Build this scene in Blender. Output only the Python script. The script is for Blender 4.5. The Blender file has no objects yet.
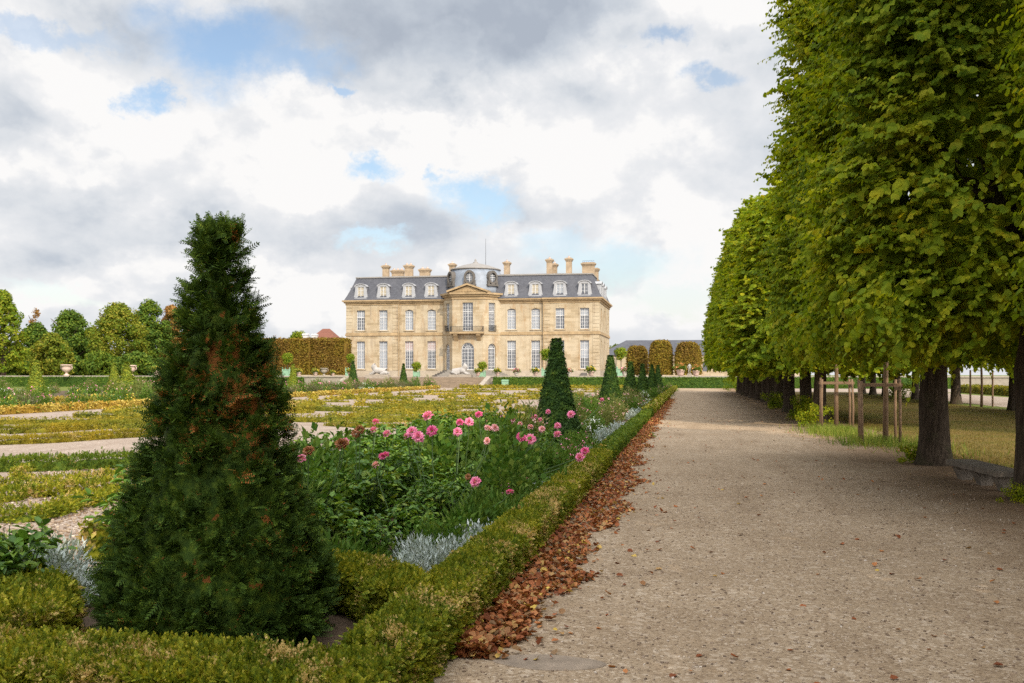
import bpy, math, random
import numpy as np
from mathutils import Vector, Matrix

# ------------------------------------------------------------------ camera, sky, sun, exposure
SC = bpy.context.scene
COL = SC.collection
RNG = np.random.default_rng(7)
random.seed(7)
F_PX, HOR, EYE = 995.0, 374.0, 1.7
YAW = math.radians(10.14)
CS, SN = math.cos(YAW), math.sin(YAW)

cam_d = bpy.data.cameras.new("camera")
cam = bpy.data.objects.new("camera", cam_d)
COL.objects.link(cam)
cam.location = (0, 0, EYE)
cam.rotation_euler = (math.radians(90), 0, YAW)
cam_d.sensor_width = 36.0
cam_d.lens = 36.0 * F_PX / 1024
cam_d.shift_y = (HOR - 341.5) / 1024
cam_d.clip_start, cam_d.clip_end = 0.1, 5000
SC.camera = cam

SUN_AZ, SUN_EL, SUN_STR = 145.0, 36.0, 2.7      # azimuth clockwise from +Y (the path's direction)
EXPOSURE = 0.62
FILL_SUN, FILL_TOP = 3.0, 1.5
SC.view_settings.view_transform = 'Standard'
SC.view_settings.look = 'None'
SC.view_settings.exposure = EXPOSURE
SC.view_settings.gamma = 1
SC.view_settings.use_curve_mapping = False
SC.cycles.max_bounces = 6
SC.cycles.diffuse_bounces = 3
SC.cycles.transmission_bounces = 4
SC.cycles.use_denoising = False

sd = bpy.data.lights.new("sun", 'SUN')
sun = bpy.data.objects.new("sun", sd)
COL.objects.link(sun)
sd.energy, sd.angle, sd.color = SUN_STR, math.radians(0.6), (1.0, 0.87, 0.68)
_a, _e = math.radians(SUN_AZ), math.radians(SUN_EL)
to_sun = Vector((math.sin(_a) * math.cos(_e), math.cos(_a) * math.cos(_e), math.sin(_e)))
sun.rotation_euler = to_sun.to_track_quat('Z', 'Y').to_euler()
sun.location = (60, -60, 80)


class NT:
    """small helper round a node tree"""
    def __init__(s, tree):
        s.t = tree; s.n = tree.nodes; s.l = tree.links
    def new(s, kind, **kw):
        n = s.n.new(kind)
        for k, v in kw.items():
            if k in ('op',): n.operation = v
            elif k == 'ins':
                for a, b in v.items(): s.set(n, a, b)
            else: setattr(n, k, v)
        return n
    def set(s, n, key, v):
        sock = n.inputs[key]
        if isinstance(v, bpy.types.NodeSocket): s.l.new(v, sock)
        elif isinstance(v, bpy.types.Node): s.l.new(v.outputs[0], sock)
        else: sock.default_value = v
    def math(s, op, a, b=None, c=None, clamp=False):
        n = s.n.new('ShaderNodeMath'); n.operation = op; n.use_clamp = clamp
        s.set(n, 0, a)
        if b is not None: s.set(n, 1, b)
        if c is not None: s.set(n, 2, c)
        return n.outputs[0]
    def vmath(s, op, a, b=None, out=0):
        n = s.n.new('ShaderNodeVectorMath'); n.operation = op
        s.set(n, 0, a)
        if b is not None: s.set(n, 1, b)
        return n.outputs[out]
    def noise(s, vec, scale, detail=4, rough=0.55, dist=0.0, col=False):
        n = s.n.new('ShaderNodeTexNoise')
        if vec is not None: s.set(n, 'Vector', vec)
        n.inputs['Scale'].default_value = scale; n.inputs['Detail'].default_value = detail
        n.inputs['Roughness'].default_value = rough; n.inputs['Distortion'].default_value = dist
        return n.outputs['Color' if col else 'Fac']
    def ramp(s, fac, stops, interp='LINEAR'):
        n = s.n.new('ShaderNodeValToRGB'); s.set(n, 0, fac)
        cr = n.color_ramp; cr.interpolation = interp
        while len(cr.elements) < len(stops): cr.elements.new(0.5)
        for e, (p, c) in zip(cr.elements, stops):
            e.position = p
            e.color = (c, c, c, 1) if isinstance(c, (int, float)) else (*c[:3], 1)
        return n.outputs[0]
    def mix(s, fac, a, b, blend='MIX'):
        n = s.n.new('ShaderNodeMix'); n.data_type = 'RGBA'; n.blend_type = blend
        s.set(n, 0, fac)
        for k, v in ((6, a), (7, b)):
            if isinstance(v, (tuple, list)): v = (*v[:3], 1)
            s.set(n, k, v)
        return n.outputs[2]
    def smooth(s, v, lo, hi, a=0.0, b=1.0):
        n = s.n.new('ShaderNodeMapRange'); n.interpolation_type = 'SMOOTHSTEP'
        s.set(n, 0, v); n.inputs[1].default_value = lo; n.inputs[2].default_value = hi
        n.inputs[3].default_value = a; n.inputs[4].default_value = b
        return n.outputs[0]


def azel(px, py):
    """azimuth (from +Y, clockwise) and elevation of a sight line"""
    cx, cz = (px - 512) / F_PX, (HOR - py) / F_PX
    x, y = cx * CS - SN, cx * SN + CS
    return math.atan2(x, y), math.atan2(cz, math.hypot(x, y))


def build_sky():
    w = bpy.data.worlds.new("World"); SC.world = w; w.use_nodes = True
    t = NT(w.node_tree); t.n.clear()
    out = t.new('ShaderNodeOutputWorld'); bg = t.new('ShaderNodeBackground')
    t.l.new(bg.outputs[0], out.inputs[0])
    sky = t.new('ShaderNodeTexSky', sky_type='NISHITA', sun_disc=False)
    sky.sun_elevation = _e; sky.sun_rotation = _a
    sky.air_density = 1.0; sky.dust_density = 1.6; sky.ozone_density = 1.2
    tc = t.new('ShaderNodeTexCoord')
    d = tc.outputs['Generated']
    sep = t.new('ShaderNodeSeparateXYZ'); t.l.new(d, sep.inputs[0])
    az = t.math('ARCTAN2', sep.outputs[0], sep.outputs[1])
    el = t.math('ARCSINE', sep.outputs[2])
    # azimuth / elevation, stretched so that clouds flatten towards the horizon
    elw = t.math('POWER', t.math('MAXIMUM', el, 0.0), 0.86)
    comb = t.new('ShaderNodeCombineXYZ'); t.l.new(az, comb.inputs[0]); t.l.new(t.math('MULTIPLY', elw, 1.2), comb.inputs[1])
    comb.inputs[2].default_value = 3.1
    # raw az/el coordinates, roughened, for the named gaps and masses
    raw = t.new('ShaderNodeCombineXYZ'); t.l.new(az, raw.inputs[0]); t.l.new(el, raw.inputs[1])
    w1 = t.noise(comb.outputs[0], 11.0, 8, 0.66, col=True)
    w1 = t.vmath('SUBTRACT', w1, (0.5, 0.5, 0.5))
    w1 = t.vmath('MULTIPLY', w1, (0.15, 0.10, 0.0))
    rawd = t.vmath('ADD', raw.outputs[0], w1)

    def blob(px, py, rx, ry, soft=0.6):
        a0, e0 = azel(px, py)
        v = t.vmath('SUBTRACT', rawd, (a0, e0, 0))
        v = t.vmath('MULTIPLY', v, (F_PX / rx, F_PX / ry, 0))
        ln = t.vmath('LENGTH', v, out=1)
        return t.smooth(ln, 1.0 - soft * .5, 1.0 + soft * .5, 1.0, 0.0)

    def add_all(items, soft):
        acc = None
        for it in items:
            b = blob(*it[:4], soft=soft)
            if len(it) > 4: b = t.math('MULTIPLY', b, it[4])
            acc = b if acc is None else t.math('MAXIMUM', acc, b)
        return acc
    holes = add_all([(232, 48, 72, 30), (295, 62, 46, 18, .8), (142, 96, 16, 12), (372, 168, 20, 11), (478, 207, 36, 17),
                     (20, 28, 60, 9, .55), (360, 246, 26, 10, .8), (655, 42, 22, 10, .7), (700, 82, 26, 10, .7), (445, 182, 12, 7, .8),
                     (345, 85, 12, 5, .8), (610, 265, 60, 22, .75), (565, 248, 40, 12, .55), (690, 300, 60, 14, .4), (60, 288, 40, 8, .4)], 1.25)
    darks = add_all([(470, 25, 165, 66, 1.35), (385, 50, 120, 55, 1.05), (565, 5, 80, 40, 1.1), (385, 232, 90, 22, .3), (150, 232, 130, 16, .2),
                     (570, 205, 130, 26, .3), (60, 195, 90, 14, .15), (730, 20, 90, 40, .25), (425, 215, 60, 30, .15)], 1.1)
    lights = add_all([(600, 110, 110, 60, 1.0), (420, 150, 80, 40, .8), (310, 185, 50, 32, 1.0), (260, 275, 80, 30, .9), (640, 170, 100, 40, .9),
                      (100, 165, 150, 34, .6), (170, 205, 110, 26, .45), (60, 285, 110, 20, .7), (180, 265, 60, 16, .6), (700, 60, 50, 16, .5), (610, 35, 30, 20, .7), (330, 100, 60, 18, .6)], 1.0)
    # billows: ridged shading at several sizes, offset to give lit edges
    n1 = t.noise(comb.outputs[0], 5.5, 9, 0.52, 0.1)
    off = t.vmath('ADD', comb.outputs[0], (0.012, 0.045, 0))
    n2 = t.noise(off, 5.5, 9, 0.52, 0.1)
    relief = t.math('MULTIPLY', t.math('SUBTRACT', n1, n2), 1.9)
    m1 = t.noise(comb.outputs[0], 15.0, 7, 0.58, 0.15)
    m2 = t.noise(t.vmath('ADD', comb.outputs[0], (0.006, 0.018, 0)), 15.0, 7, 0.58, 0.15)
    relief = t.math('ADD', relief, t.math('MULTIPLY', t.math('SUBTRACT', m1, m2), .55))
    big = t.noise(comb.outputs[0], 2.6, 4, 0.5)
    br = t.math('ADD', t.math('MULTIPLY', t.math('SUBTRACT', big, 0.5), 0.34), t.math('MULTIPLY', t.math('SUBTRACT', n1, 0.5), 0.5))
    br = t.math('ADD', br, relief)
    pv = t.vmath('ADD', comb.outputs[0], t.vmath('MULTIPLY', w1, (.35, .35, 0)))
    pf = t.noise(pv, 3.6, 8, .50, .0)
    puff = t.math('ADD', t.smooth(pf, .455, .50, 0, .22), t.smooth(t.noise(t.vmath('ADD', pv, (4.2, 1.7, 2.0)), 6.5, 7, .5), .50, .55, 0, .14))
    br = t.math('ADD', br, puff)
    br = t.math('ADD', t.math('ADD', br, 0.57), t.math('MULTIPLY', lights, 0.24))
    br = t.math('SUBTRACT', br, t.math('MULTIPLY', darks, 0.46), clamp=True)
    K = 2 ** -EXPOSURE
    cl = t.ramp(br, [(0.0, (.43 * K, .48 * K, .56 * K)), (0.3, (.55 * K, .60 * K, .67 * K)), (0.60, (.72 * K, .75 * K, .79 * K)),
                     (0.86, (.84 * K, .85 * K, .87 * K)), (1.0, (.97 * K, .96 * K, .95 * K))])
    blue = t.mix(1.0, sky.outputs[0], (.118, .112, .105), 'MULTIPLY')
    gap = t.math('ADD', holes, t.smooth(t.math('ADD', n1, t.math('MULTIPLY', big, .5)), .62, .52, 0, .0), clamp=True)
    wisps = t.smooth(t.noise(comb.outputs[0], 16, 7, .6), .48, .78, 1.0, .65)
    gap = t.math('MULTIPLY', gap, wisps)
    hz = t.smooth(el, -0.02, 0.06, 0.0, 1.0)
    col = t.mix(gap, cl, blue)
    col = t.mix(hz, (.80 * K, .80 * K, .82 * K), col)
    # fill added to the unseen sky round the sun and overhead, lifting the shade
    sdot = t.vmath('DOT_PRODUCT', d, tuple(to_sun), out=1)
    glow = t.math('ADD', t.smooth(sdot, .25, 1.0, 0.0, FILL_SUN), t.smooth(el, .45, 1.2, 0.0, FILL_TOP))
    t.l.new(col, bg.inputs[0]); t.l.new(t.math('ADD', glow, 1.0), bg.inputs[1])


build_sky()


# ------------------------------------------------------------------ geometry helpers
def G(px, py, z=0.0):
    """point at height z on the sight line of a photo position (below the horizon)"""
    zc = (EYE - z) * F_PX / (py - HOR)
    return D(px, zc, z)

def D(px, zc, z=0.0):
    xc = (px - 512) / F_PX * zc
    return Vector((xc * CS - zc * SN, xc * SN + zc * CS, z))

def XatY(px, Y):
    return Y * math.tan(math.atan((px - 512) / F_PX) - YAW)

def zat(py, zc):
    return EYE + (HOR - py) * zc / F_PX


def np_mesh(name, V, F, midx=None, smooth=False):
    """V (n,3); F (m,k) or list of such arrays"""
    if isinstance(F, np.ndarray): F = [F]
    F = [f for f in F if len(f)]
    me = bpy.data.meshes.new(name)
    V = np.asarray(V, dtype=np.float32)
    me.vertices.add(len(V)); me.vertices.foreach_set('co', V.ravel())
    loops = np.concatenate([f.ravel() for f in F]).astype(np.int32)
    tot = np.concatenate([np.full(len(f), f.shape[1], dtype=np.int32) for f in F])
    start = np.concatenate([[0], np.cumsum(tot)[:-1]]).astype(np.int32)
    me.loops.add(len(loops)); me.loops.foreach_set('vertex_index', loops)
    me.polygons.add(len(tot)); me.polygons.foreach_set('loop_start', start); me.polygons.foreach_set('loop_total', tot)
    if midx is not None: me.polygons.foreach_set('material_index', np.asarray(midx, dtype=np.int32))
    if smooth: me.polygons.foreach_set('use_smooth', np.ones(len(tot), dtype=bool))
    me.update(calc_edges=True); me.validate()
    return me


def link(name, me, mats=None, parent=None, loc=(0, 0, 0), rot=(0, 0, 0), scale=None):
    o = bpy.data.objects.new(name, me); COL.objects.link(o)
    if mats is not None and not me.materials:
        for m in (mats if isinstance(mats, (list, tuple)) else [mats]): me.materials.append(m)
    o.location = loc; o.rotation_euler = rot
    if scale is not None: o.scale = (scale,) * 3 if isinstance(scale, (int, float)) else scale
    if parent is not None: o.parent = parent
    return o

def tag(o, label=None, cat=None, group=None, kind=None):
    if label: o['label'] = label
    if cat: o['category'] = cat
    if group: o['group'] = group
    if kind: o['kind'] = kind
    return o

def thing(name, label, cat, loc=(0, 0, 0), rz=0.0, group=None):
    o = bpy.data.objects.new(name, None); COL.objects.link(o)
    o.location = loc; o.rotation_euler = (0, 0, rz); o.empty_display_size = .3
    return tag(o, label, cat, group)

def dup(o, parent=None, loc=None, rz=None, scale=None, label=None, group=None):
    c = o.copy(); COL.objects.link(c)
    if parent is not None: c.parent = parent
    if loc is not None: c.location = loc
    if rz is not None: c.rotation_euler = (0, 0, rz)
    if scale is not None: c.scale = (scale,) * 3 if isinstance(scale, (int, float)) else scale
    if label: c['label'] = label
    if group: c['group'] = group
    for ch in KIDS(o): dup(ch, c)
    return c

def KIDS(o):
    return [x for x in list(COL.objects) if x.parent == o]


class MB:
    """collects polygons of any size into one mesh"""
    def __init__(s): s.v = []; s.f = []; s.m = []
    def add(s, vs, fs, m=0, M=None):
        b = len(s.v)
        for p in vs: s.v.append(tuple(M @ Vector(p)) if M is not None else tuple(p))
        for f in fs: s.f.append(tuple(b + i for i in f)); s.m.append(m)
        return s
    def box(s, x0, y0, z0, x1, y1, z1, m=0, M=None):
        return s.add([(x0, y0, z0), (x1, y0, z0), (x1, y1, z0), (x0, y1, z0), (x0, y0, z1), (x1, y0, z1), (x1, y1, z1), (x0, y1, z1)],
                     [(3, 2, 1, 0), (4, 5, 6, 7), (0, 1, 5, 4), (1, 2, 6, 5), (2, 3, 7, 6), (3, 0, 4, 7)], m, M)
    def bbox(s, x0, y0, z0, x1, y1, z1, b=0.02, m=0, M=None):
        """box with chamfered top and upright edges"""
        def ring(i, z): return [(x0 + i, y0, z), (x1 - i, y0, z), (x1, y0 + i, z), (x1, y1 - i, z), (x1 - i, y1, z), (x0 + i, y1, z), (x0, y1 - i, z), (x0, y0 + i, z)]
        def ring2(i, z): return [(x0 + 2 * i, y0 + i, z), (x1 - 2 * i, y0 + i, z), (x1 - i, y0 + 2 * i, z), (x1 - i, y1 - 2 * i, z), (x1 - 2 * i, y1 - i, z), (x0 + 2 * i, y1 - i, z), (x0 + i, y1 - 2 * i, z), (x0 + i, y0 + 2 * i, z)]
        vs = ring(b, z0) + ring(b, z1 - b) + ring2(b, z1)
        fs = [tuple(range(7, -1, -1)), tuple(range(16, 24))]
        for k in (0, 8):
            for i in range(8): fs.append((k + i, k + (i + 1) % 8, k + 8 + (i + 1) % 8, k + 8 + i))
        return s.add(vs, fs, m, M)
    def prism(s, poly, y0, y1, m=0, M=None):
        """poly in x,z extruded along y"""
        n = len(poly)
        vs = [(x, y0, z) for x, z in poly] + [(x, y1, z) for x, z in poly]
        fs = [tuple(range(n)), tuple(range(2 * n - 1, n - 1, -1))] + [(i, n + i, n + (i + 1) % n, (i + 1) % n) for i in range(n)]
        return s.add(vs, fs, m, M)
    def zprism(s, poly, z0, z1, m=0, M=None):
        n = len(poly)
        vs = [(x, y, z0) for x, y in poly] + [(x, y, z1) for x, y in poly]
        fs = [tuple(range(n - 1, -1, -1)), tuple(range(n, 2 * n))] + [(i, (i + 1) % n, n + (i + 1) % n, n + i) for i in range(n)]
        return s.add(vs, fs, m, M)
    def tube(s, pts, rs, n=8, m=0, jit=0.0, cap=True):
        rings = []
        pts = [Vector(p) for p in pts]
        for i, p in enumerate(pts):
            t = (pts[min(i + 1, len(pts) - 1)] - pts[max(i - 1, 0)]).normalized()
            a = t.cross(Vector((0, 1, 0.13)) if abs(t.z) > .8 else Vector((0, 0, 1))).normalized(); b = t.cross(a)
            rings.append([p + (a * math.cos(6.28318 * k / n) + b * math.sin(6.28318 * k / n)) * rs[i] * (1 + random.uniform(-jit, jit)) for k in range(n)])
        vs = [v for r in rings for v in r]; fs = []
        for i in range(len(rings) - 1):
            for k in range(n): fs.append((i * n + k, (i + 1) * n + k, (i + 1) * n + (k + 1) % n, i * n + (k + 1) % n))
        if cap: fs.append(tuple(range(n - 1, -1, -1))[::-1]); fs.append(tuple(range((len(rings) - 1) * n, len(rings) * n))[::-1])
        return s.add(vs, fs, m)
    def lathe(s, prof, n=16, c=(0, 0, 0), m=0, M=None):
        vs = []; fs = []
        for r, z in prof:
            for k in range(n): vs.append((c[0] + r * math.cos(6.28318 * k / n), c[1] + r * math.sin(6.28318 * k / n), c[2] + z))
        L = len(prof)
        for i in range(L - 1):
            for k in range(n): fs.append((i * n + k, i * n + (k + 1) % n, (i + 1) * n + (k + 1) % n, (i + 1) * n + k))
        fs.append(tuple(range(n - 1, -1, -1))); fs.append(tuple(range((L - 1) * n, L * n)))
        return s.add(vs, fs, m, M)
    def mesh(s, name, smooth=False):
        me = bpy.data.meshes.new(name); me.from_pydata(s.v, [], s.f)
        if any(s.m): me.polygons.foreach_set('material_index', s.m)
        if smooth: me.polygons.foreach_set('use_smooth', [True] * len(s.f))
        me.update(); return me
    def build(s, name, mats, parent=None, smooth=False, **kw):
        return link(name, s.mesh(name, smooth), mats, parent, **kw)


def frames(N, spin=None):
    """rotation matrices whose z axis is N and whose x axis is spun at random"""
    N = N / (np.linalg.norm(N, axis=1, keepdims=True) + 1e-9)
    ref = np.where(np.abs(N[:, 2:3]) > .9, np.array([[1., 0, 0]]), np.array([[0, 0, 1.]]))
    a = np.cross(ref, N); a /= np.linalg.norm(a, axis=1, keepdims=True) + 1e-9
    b = np.cross(N, a)
    if spin is None: spin = RNG.uniform(0, 2 * np.pi, len(N))
    c, s = np.cos(spin)[:, None], np.sin(spin)[:, None]
    x = a * c + b * s; y = -a * s + b * c
    return np.stack([x, y, N], axis=2)

def aim(X, N):
    """matrices whose x axis is X and whose z axis is near N"""
    X = X / (np.linalg.norm(X, axis=1, keepdims=True) + 1e-9)
    y = np.cross(N, X); y /= np.linalg.norm(y, axis=1, keepdims=True) + 1e-9
    return np.stack([X, y, np.cross(X, y)], axis=2)

def scatter(T, TF, P, R, S):
    """instances of the template (T,TF) baked into vertices and faces"""
    n, v = len(P), len(T)
    S = np.broadcast_to(np.asarray(S, dtype=float), (n,))
    V = np.einsum('nij,vj->nvi', R, T) * S[:, None, None] + P[:, None, :]
    F = (TF[None] + (np.arange(n) * v)[:, None, None]).reshape(-1, TF.shape[1])
    return V.reshape(-1, 3), F

def join(parts):
    """[(V,F),...] -> V,[F...] , material index list"""
    Vs, Fs, M, off = [], [], [], 0
    for i, p in enumerate(parts):
        V, F = p[0], p[1]; m = p[2] if len(p) > 2 else 0
        Vs.append(V); Fs.append(F + off); M.append(np.full(len(F), m)); off += len(V)
    return np.concatenate(Vs), Fs, np.concatenate(M)

def unit(n):
    v = RNG.normal(size=(n, 3)); return v / np.linalg.norm(v, axis=1, keepdims=True)

# leaf templates: x along the leaf, z its normal
LEAF_Q = (np.array([[0, 0, 0], [.5, -.36, .06], [1, 0, -.05], [.5, .36, .06]]), np.array([[0, 1, 2, 3]]))
LEAF = (np.array([[0, 0, 0], [.32, -.40, .08], [.75, -.30, .06], [1, 0, -.12], [.75, .30, .06], [.32, .40, .08], [.5, 0, 0]]),
        np.array([[0, 1, 2, 6], [6, 2, 3, 3], [0, 6, 4, 5], [6, 3, 4, 4]]))
LEAF = (np.array([[0, 0, 0], [.28, -.42, .10], [.78, -.28, .05], [1.05, 0, -.14], [.78, .28, .05], [.28, .42, .10]]),
        np.array([[0, 1, 2, 3], [0, 3, 4, 5]]))
_o = [(0, 0), (-.02, -.28), (.14, -.48), (.42, -.50), (.70, -.34), (.98, 0), (.70, .34), (.42, .50), (.14, .48), (-.02, .28)]
LIND = (np.array([[x, y, .22 * abs(y) - .16 * x * x] for x, y in _o]), np.array([[0, 1, 2, 3, 4, 5], [0, 5, 6, 7, 8, 9]]))
LANCE = (np.array([[0, 0, 0], [.35, -.13, .05], [1, 0, -.18], [.35, .13, .05]]), np.array([[0, 1, 2, 3]]))
def sprig(n_pairs, w, l, fwd=.5):
    """a flat shoot: pairs of narrow leaves along a stem of length 1"""
    V, Fc = [], []
    def q(a, d, ln, wd, lift):
        b = len(V); d = d / np.linalg.norm(d); s = np.array([-d[1], d[0], 0])
        V.extend([a, a + d * ln * .5 + s * wd * .5 + [0, 0, lift], a + d * ln + [0, 0, lift * .6], a + d * ln * .5 - s * wd * .5 + [0, 0, lift]])
        Fc.append([b, b + 3, b + 2, b + 1])
    for i in range(n_pairs):
        x = (i + .4) / n_pairs
        for sgn in (1, -1):
            q(np.array([x, 0, 0.]), np.array([fwd, sgn, 0.]), l * (1 - .45 * x), w, .04 * sgn)
    q(np.array([.9, 0, 0.]), np.array([1., 0, 0]), l * .8, w, 0)
    q(np.array([0, 0, 0.]), np.array([1., .0, 0]), 1.0, w * .5, 0)
    return np.array(V, dtype=float), np.array(Fc)
YEW_SPRIG = sprig(7, .085, .30, .7)
BOX_SPRIG = sprig(3, .34, .46, .6)


# ------------------------------------------------------------------ materials
MATS = {}
def mat(name, fn):
    if name in MATS: return MATS[name]
    m = bpy.data.materials.new(name); m.use_nodes = True
    t = NT(m.node_tree); t.n.clear()
    out = t.new('ShaderNodeOutputMaterial')
    fn(t, out); MATS[name] = m
    return m

def principled(t, out, color, rough=.8, bump=None, bstr=.3, bdist=.02, spec=.3, **ins):
    p = t.new('ShaderNodeBsdfPrincipled')
    t.set(p, 'Base Color', (*color[:3], 1) if isinstance(color, (tuple, list)) else color)
    t.set(p, 'Roughness', rough); t.set(p, 'Specular IOR Level', spec)
    for k, v in ins.items(): t.set(p, k, v)
    if bump is not None:
        b = t.new('ShaderNodeBump'); t.set(b, 'Height', bump); b.inputs['Strength'].default_value = bstr; b.inputs['Distance'].default_value = bdist
        t.l.new(b.outputs[0], p.inputs['Normal'])
    t.l.new(p.outputs[0], out.inputs[0])
    return p

def obj_co(t): return t.new('ShaderNodeTexCoord').outputs['Object']
def pos_co(t): return t.new('ShaderNodeNewGeometry').outputs['Position']

def m_plain(name, c, rough=.7, var=.18, scale=6, bstr=.25, spec=.3, metallic=0.0):
    def fn(t, out):
        n = t.noise(obj_co(t), scale, 5, .6)
        k = t.ramp(n, [(.25, tuple(x * (1 - var) for x in c)), (.75, tuple(min(1, x * (1 + var)) for x in c))])
        principled(t, out, k, rough, t.noise(obj_co(t), scale * 6, 4), bstr, .01, spec, Metallic=metallic)
    return mat(name, fn)

def m_leaf(name, stops, trans=.35, patch=None, pscale=2.0, plo=.58, phi=.66, rough=.7, spec=.12, big=.5, bigcol=(.6, .75, .5), pcent=None, cl=None):
    """leaf colour per leaf from a ramp; patches of another tint where a world-size noise is high"""
    def fn(t, out):
        g = t.new('ShaderNodeNewGeometry')
        info = t.new('ShaderNodeObjectInfo')
        co = t.vmath('ADD', obj_co(t), t.vmath('MULTIPLY', info.outputs['Random'], (37., 19., 53.)))
        fac = g.outputs['Random Per Island']
        if cl: fac = t.math('ADD', t.math('MULTIPLY', fac, .5), t.math('MULTIPLY', t.smooth(t.noise(co, cl, 2, .5), .32, .68), .5))
        c = t.ramp(fac, stops)
        nb = t.noise(co, big, 3, .6)
        c = t.mix(t.smooth(nb, .4, .62), c, t.mix(1.0, c, bigcol, 'MULTIPLY'))
        if patch:
            np_ = t.math('ADD', t.noise(co, pscale, 4, .65), t.math('MULTIPLY', t.math('SUBTRACT', g.outputs['Random Per Island'], .5), .16))
            if pcent:
                ds = t.vmath('LENGTH', t.vmath('SUBTRACT', obj_co(t), pcent[:3]), out=1)
                np_ = t.math('ADD', np_, t.smooth(ds, 0.1, pcent[3], pcent[4] if len(pcent) > 4 else .14, 0.0))
            c = t.mix(t.smooth(np_, plo, phi), c, patch)
        p = t.new('ShaderNodeBsdfPrincipled')
        t.set(p, 'Base Color', c); t.set(p, 'Roughness', rough); t.set(p, 'Specular IOR Level', spec)
        tr = t.new('ShaderNodeBsdfTranslucent'); t.l.new(t.mix(1.0, c, (1.25, 1.2, .55), 'MULTIPLY'), tr.inputs[0])
        mx = t.new('ShaderNodeMixShader'); mx.inputs[0].default_value = trans
        t.l.new(p.outputs[0], mx.inputs[1]); t.l.new(tr.outputs[0], mx.inputs[2]); t.l.new(mx.outputs[0], out.inputs[0])
    return mat(name, fn)

LINDEN = m_leaf('linden leaf', [(0, (.08, .135, .010)), (.40, (.155, .225, .014)), (.75, (.26, .30, .018)), (.95, (.34, .34, .022)), (1, (.46, .37, .03))],
                trans=.5, big=.35, bigcol=(1.35, 1.2, .9), patch=(.29, .28, .02), pscale=.9, plo=.60, phi=.76, cl=3.2)
YEWL = m_leaf('lighter yew needle', [(0, (.06, .10, .012)), (.5, (.12, .165, .016)), (1, (.22, .235, .025))], trans=.15, big=3.0, bigcol=(1.2, 1.1, .9))
YEW = m_leaf('yew needle', [(0, (.014, .036, .008)), (.5, (.027, .058, .010)), (.85, (.05, .09, .013)), (1, (.09, .12, .016))], trans=.15, cl=7, big=3.0, bigcol=(1.25, 1.2, .9))
YEW_RAG = m_leaf('yew needle with rusty patches', [(0, (.017, .038, .007)), (.5, (.036, .068, .010)), (.85, (.068, .108, .013)), (1, (.12, .155, .018))], trans=.15, cl=24,
                 patch=(.27, .10, .024), pscale=8.0, plo=.685, phi=.725, pcent=(.30, -.26, 1.60, .75, .135), big=4.0, bigcol=(1.25, 1.2, .9))
BOXN = m_leaf('box leaf', [(0, (.062, .09, .009)), (.40, (.15, .175, .012)), (.74, (.31, .28, .018)), (1, (.54, .43, .08))], trans=.3, cl=22, patch=(.52, .36, .14), pscale=2.6, plo=.565, phi=.65, big=1.4, bigcol=(.62, .72, .7))
BOXG = m_leaf('green box leaf', cl=14, stops=[(0, (.05, .09, .010)), (.5, (.095, .14, .013)), (.85, (.17, .20, .017)), (1, (.26, .25, .03))], trans=.3, patch=(.50, .33, .11), pscale=2.2, plo=.69, phi=.73, big=1.5, bigcol=(.7, .8, .8))
BOXY = m_leaf('yellowing box leaf', cl=4, stops=[(0, (.12, .115, .012)), (.5, (.24, .195, .018)), (.85, (.37, .27, .026)), (1, (.46, .33, .05))], trans=.3, patch=(.42, .30, .10), pscale=.9, plo=.62, phi=.7, big=.5, bigcol=(.55, .72, .8))
BOXO = m_leaf('dying orange box leaf', [(0, (.28, .20, .03)), (.5, (.42, .32, .07)), (1, (.52, .42, .13))], trans=.25, patch=(.14, .17, .015), pscale=1.1, plo=.60, phi=.63, big=.8, bigcol=(1, .85, .7))
HEDGE = m_leaf('clipped hedge leaf', [(0, (.03, .065, .010)), (.6, (.06, .11, .014)), (1, (.11, .16, .02))], trans=.25, big=.4, bigcol=(1.3, 1.2, .9))
BROWN = m_leaf('scorched chestnut leaf', [(0, (.085, .05, .012)), (.5, (.155, .09, .018)), (.8, (.21, .125, .022)), (1, (.15, .125, .02))], trans=.25, big=.25, bigcol=(1.1, 1.25, .8))
TREE_A = m_leaf('bright tree leaf', [(0, (.09, .15, .012)), (.6, (.18, .23, .016)), (1, (.30, .28, .025))], trans=.35, big=.15)
TREE_B = m_leaf('dark tree leaf', [(0, (.035, .075, .012)), (.6, (.065, .12, .016)), (1, (.12, .16, .02))], trans=.3, big=.15, bigcol=(1.4, 1.2, .8))
TREE_C = m_leaf('golden tree leaf', [(0, (.08, .125, .012)), (.6, (.165, .185, .016)), (1, (.28, .24, .03))], trans=.35, big=.15, bigcol=(.7, .85, .8))
TREE_R = m_leaf('rusty tree leaf', [(0, (.15, .075, .02)), (.6, (.27, .14, .03)), (1, (.36, .20, .06))], trans=.3, big=.15)
DAHL = m_leaf('dahlia leaf', [(0, (.038, .09, .014)), (.5, (.075, .155, .020)), (.9, (.14, .215, .028)), (1, (.23, .26, .03))], trans=.25, rough=.5, spec=.3, big=2.0, bigcol=(1.2, 1.2, .8))
HERB = m_leaf('pale herb leaf', [(0, (.06, .12, .02)), (.6, (.12, .19, .035)), (1, (.20, .25, .05))], trans=.3, big=2.0)
FEATHER = m_leaf('feathery seeded foliage', [(0, (.12, .15, .04)), (.6, (.20, .21, .07)), (1, (.30, .26, .11))], trans=.3, big=1.5)
MAUVE = m_leaf('faded mauve foliage', [(0, (.10, .10, .05)), (.6, (.17, .15, .09)), (1, (.26, .20, .15))], trans=.3, big=1.5)
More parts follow.
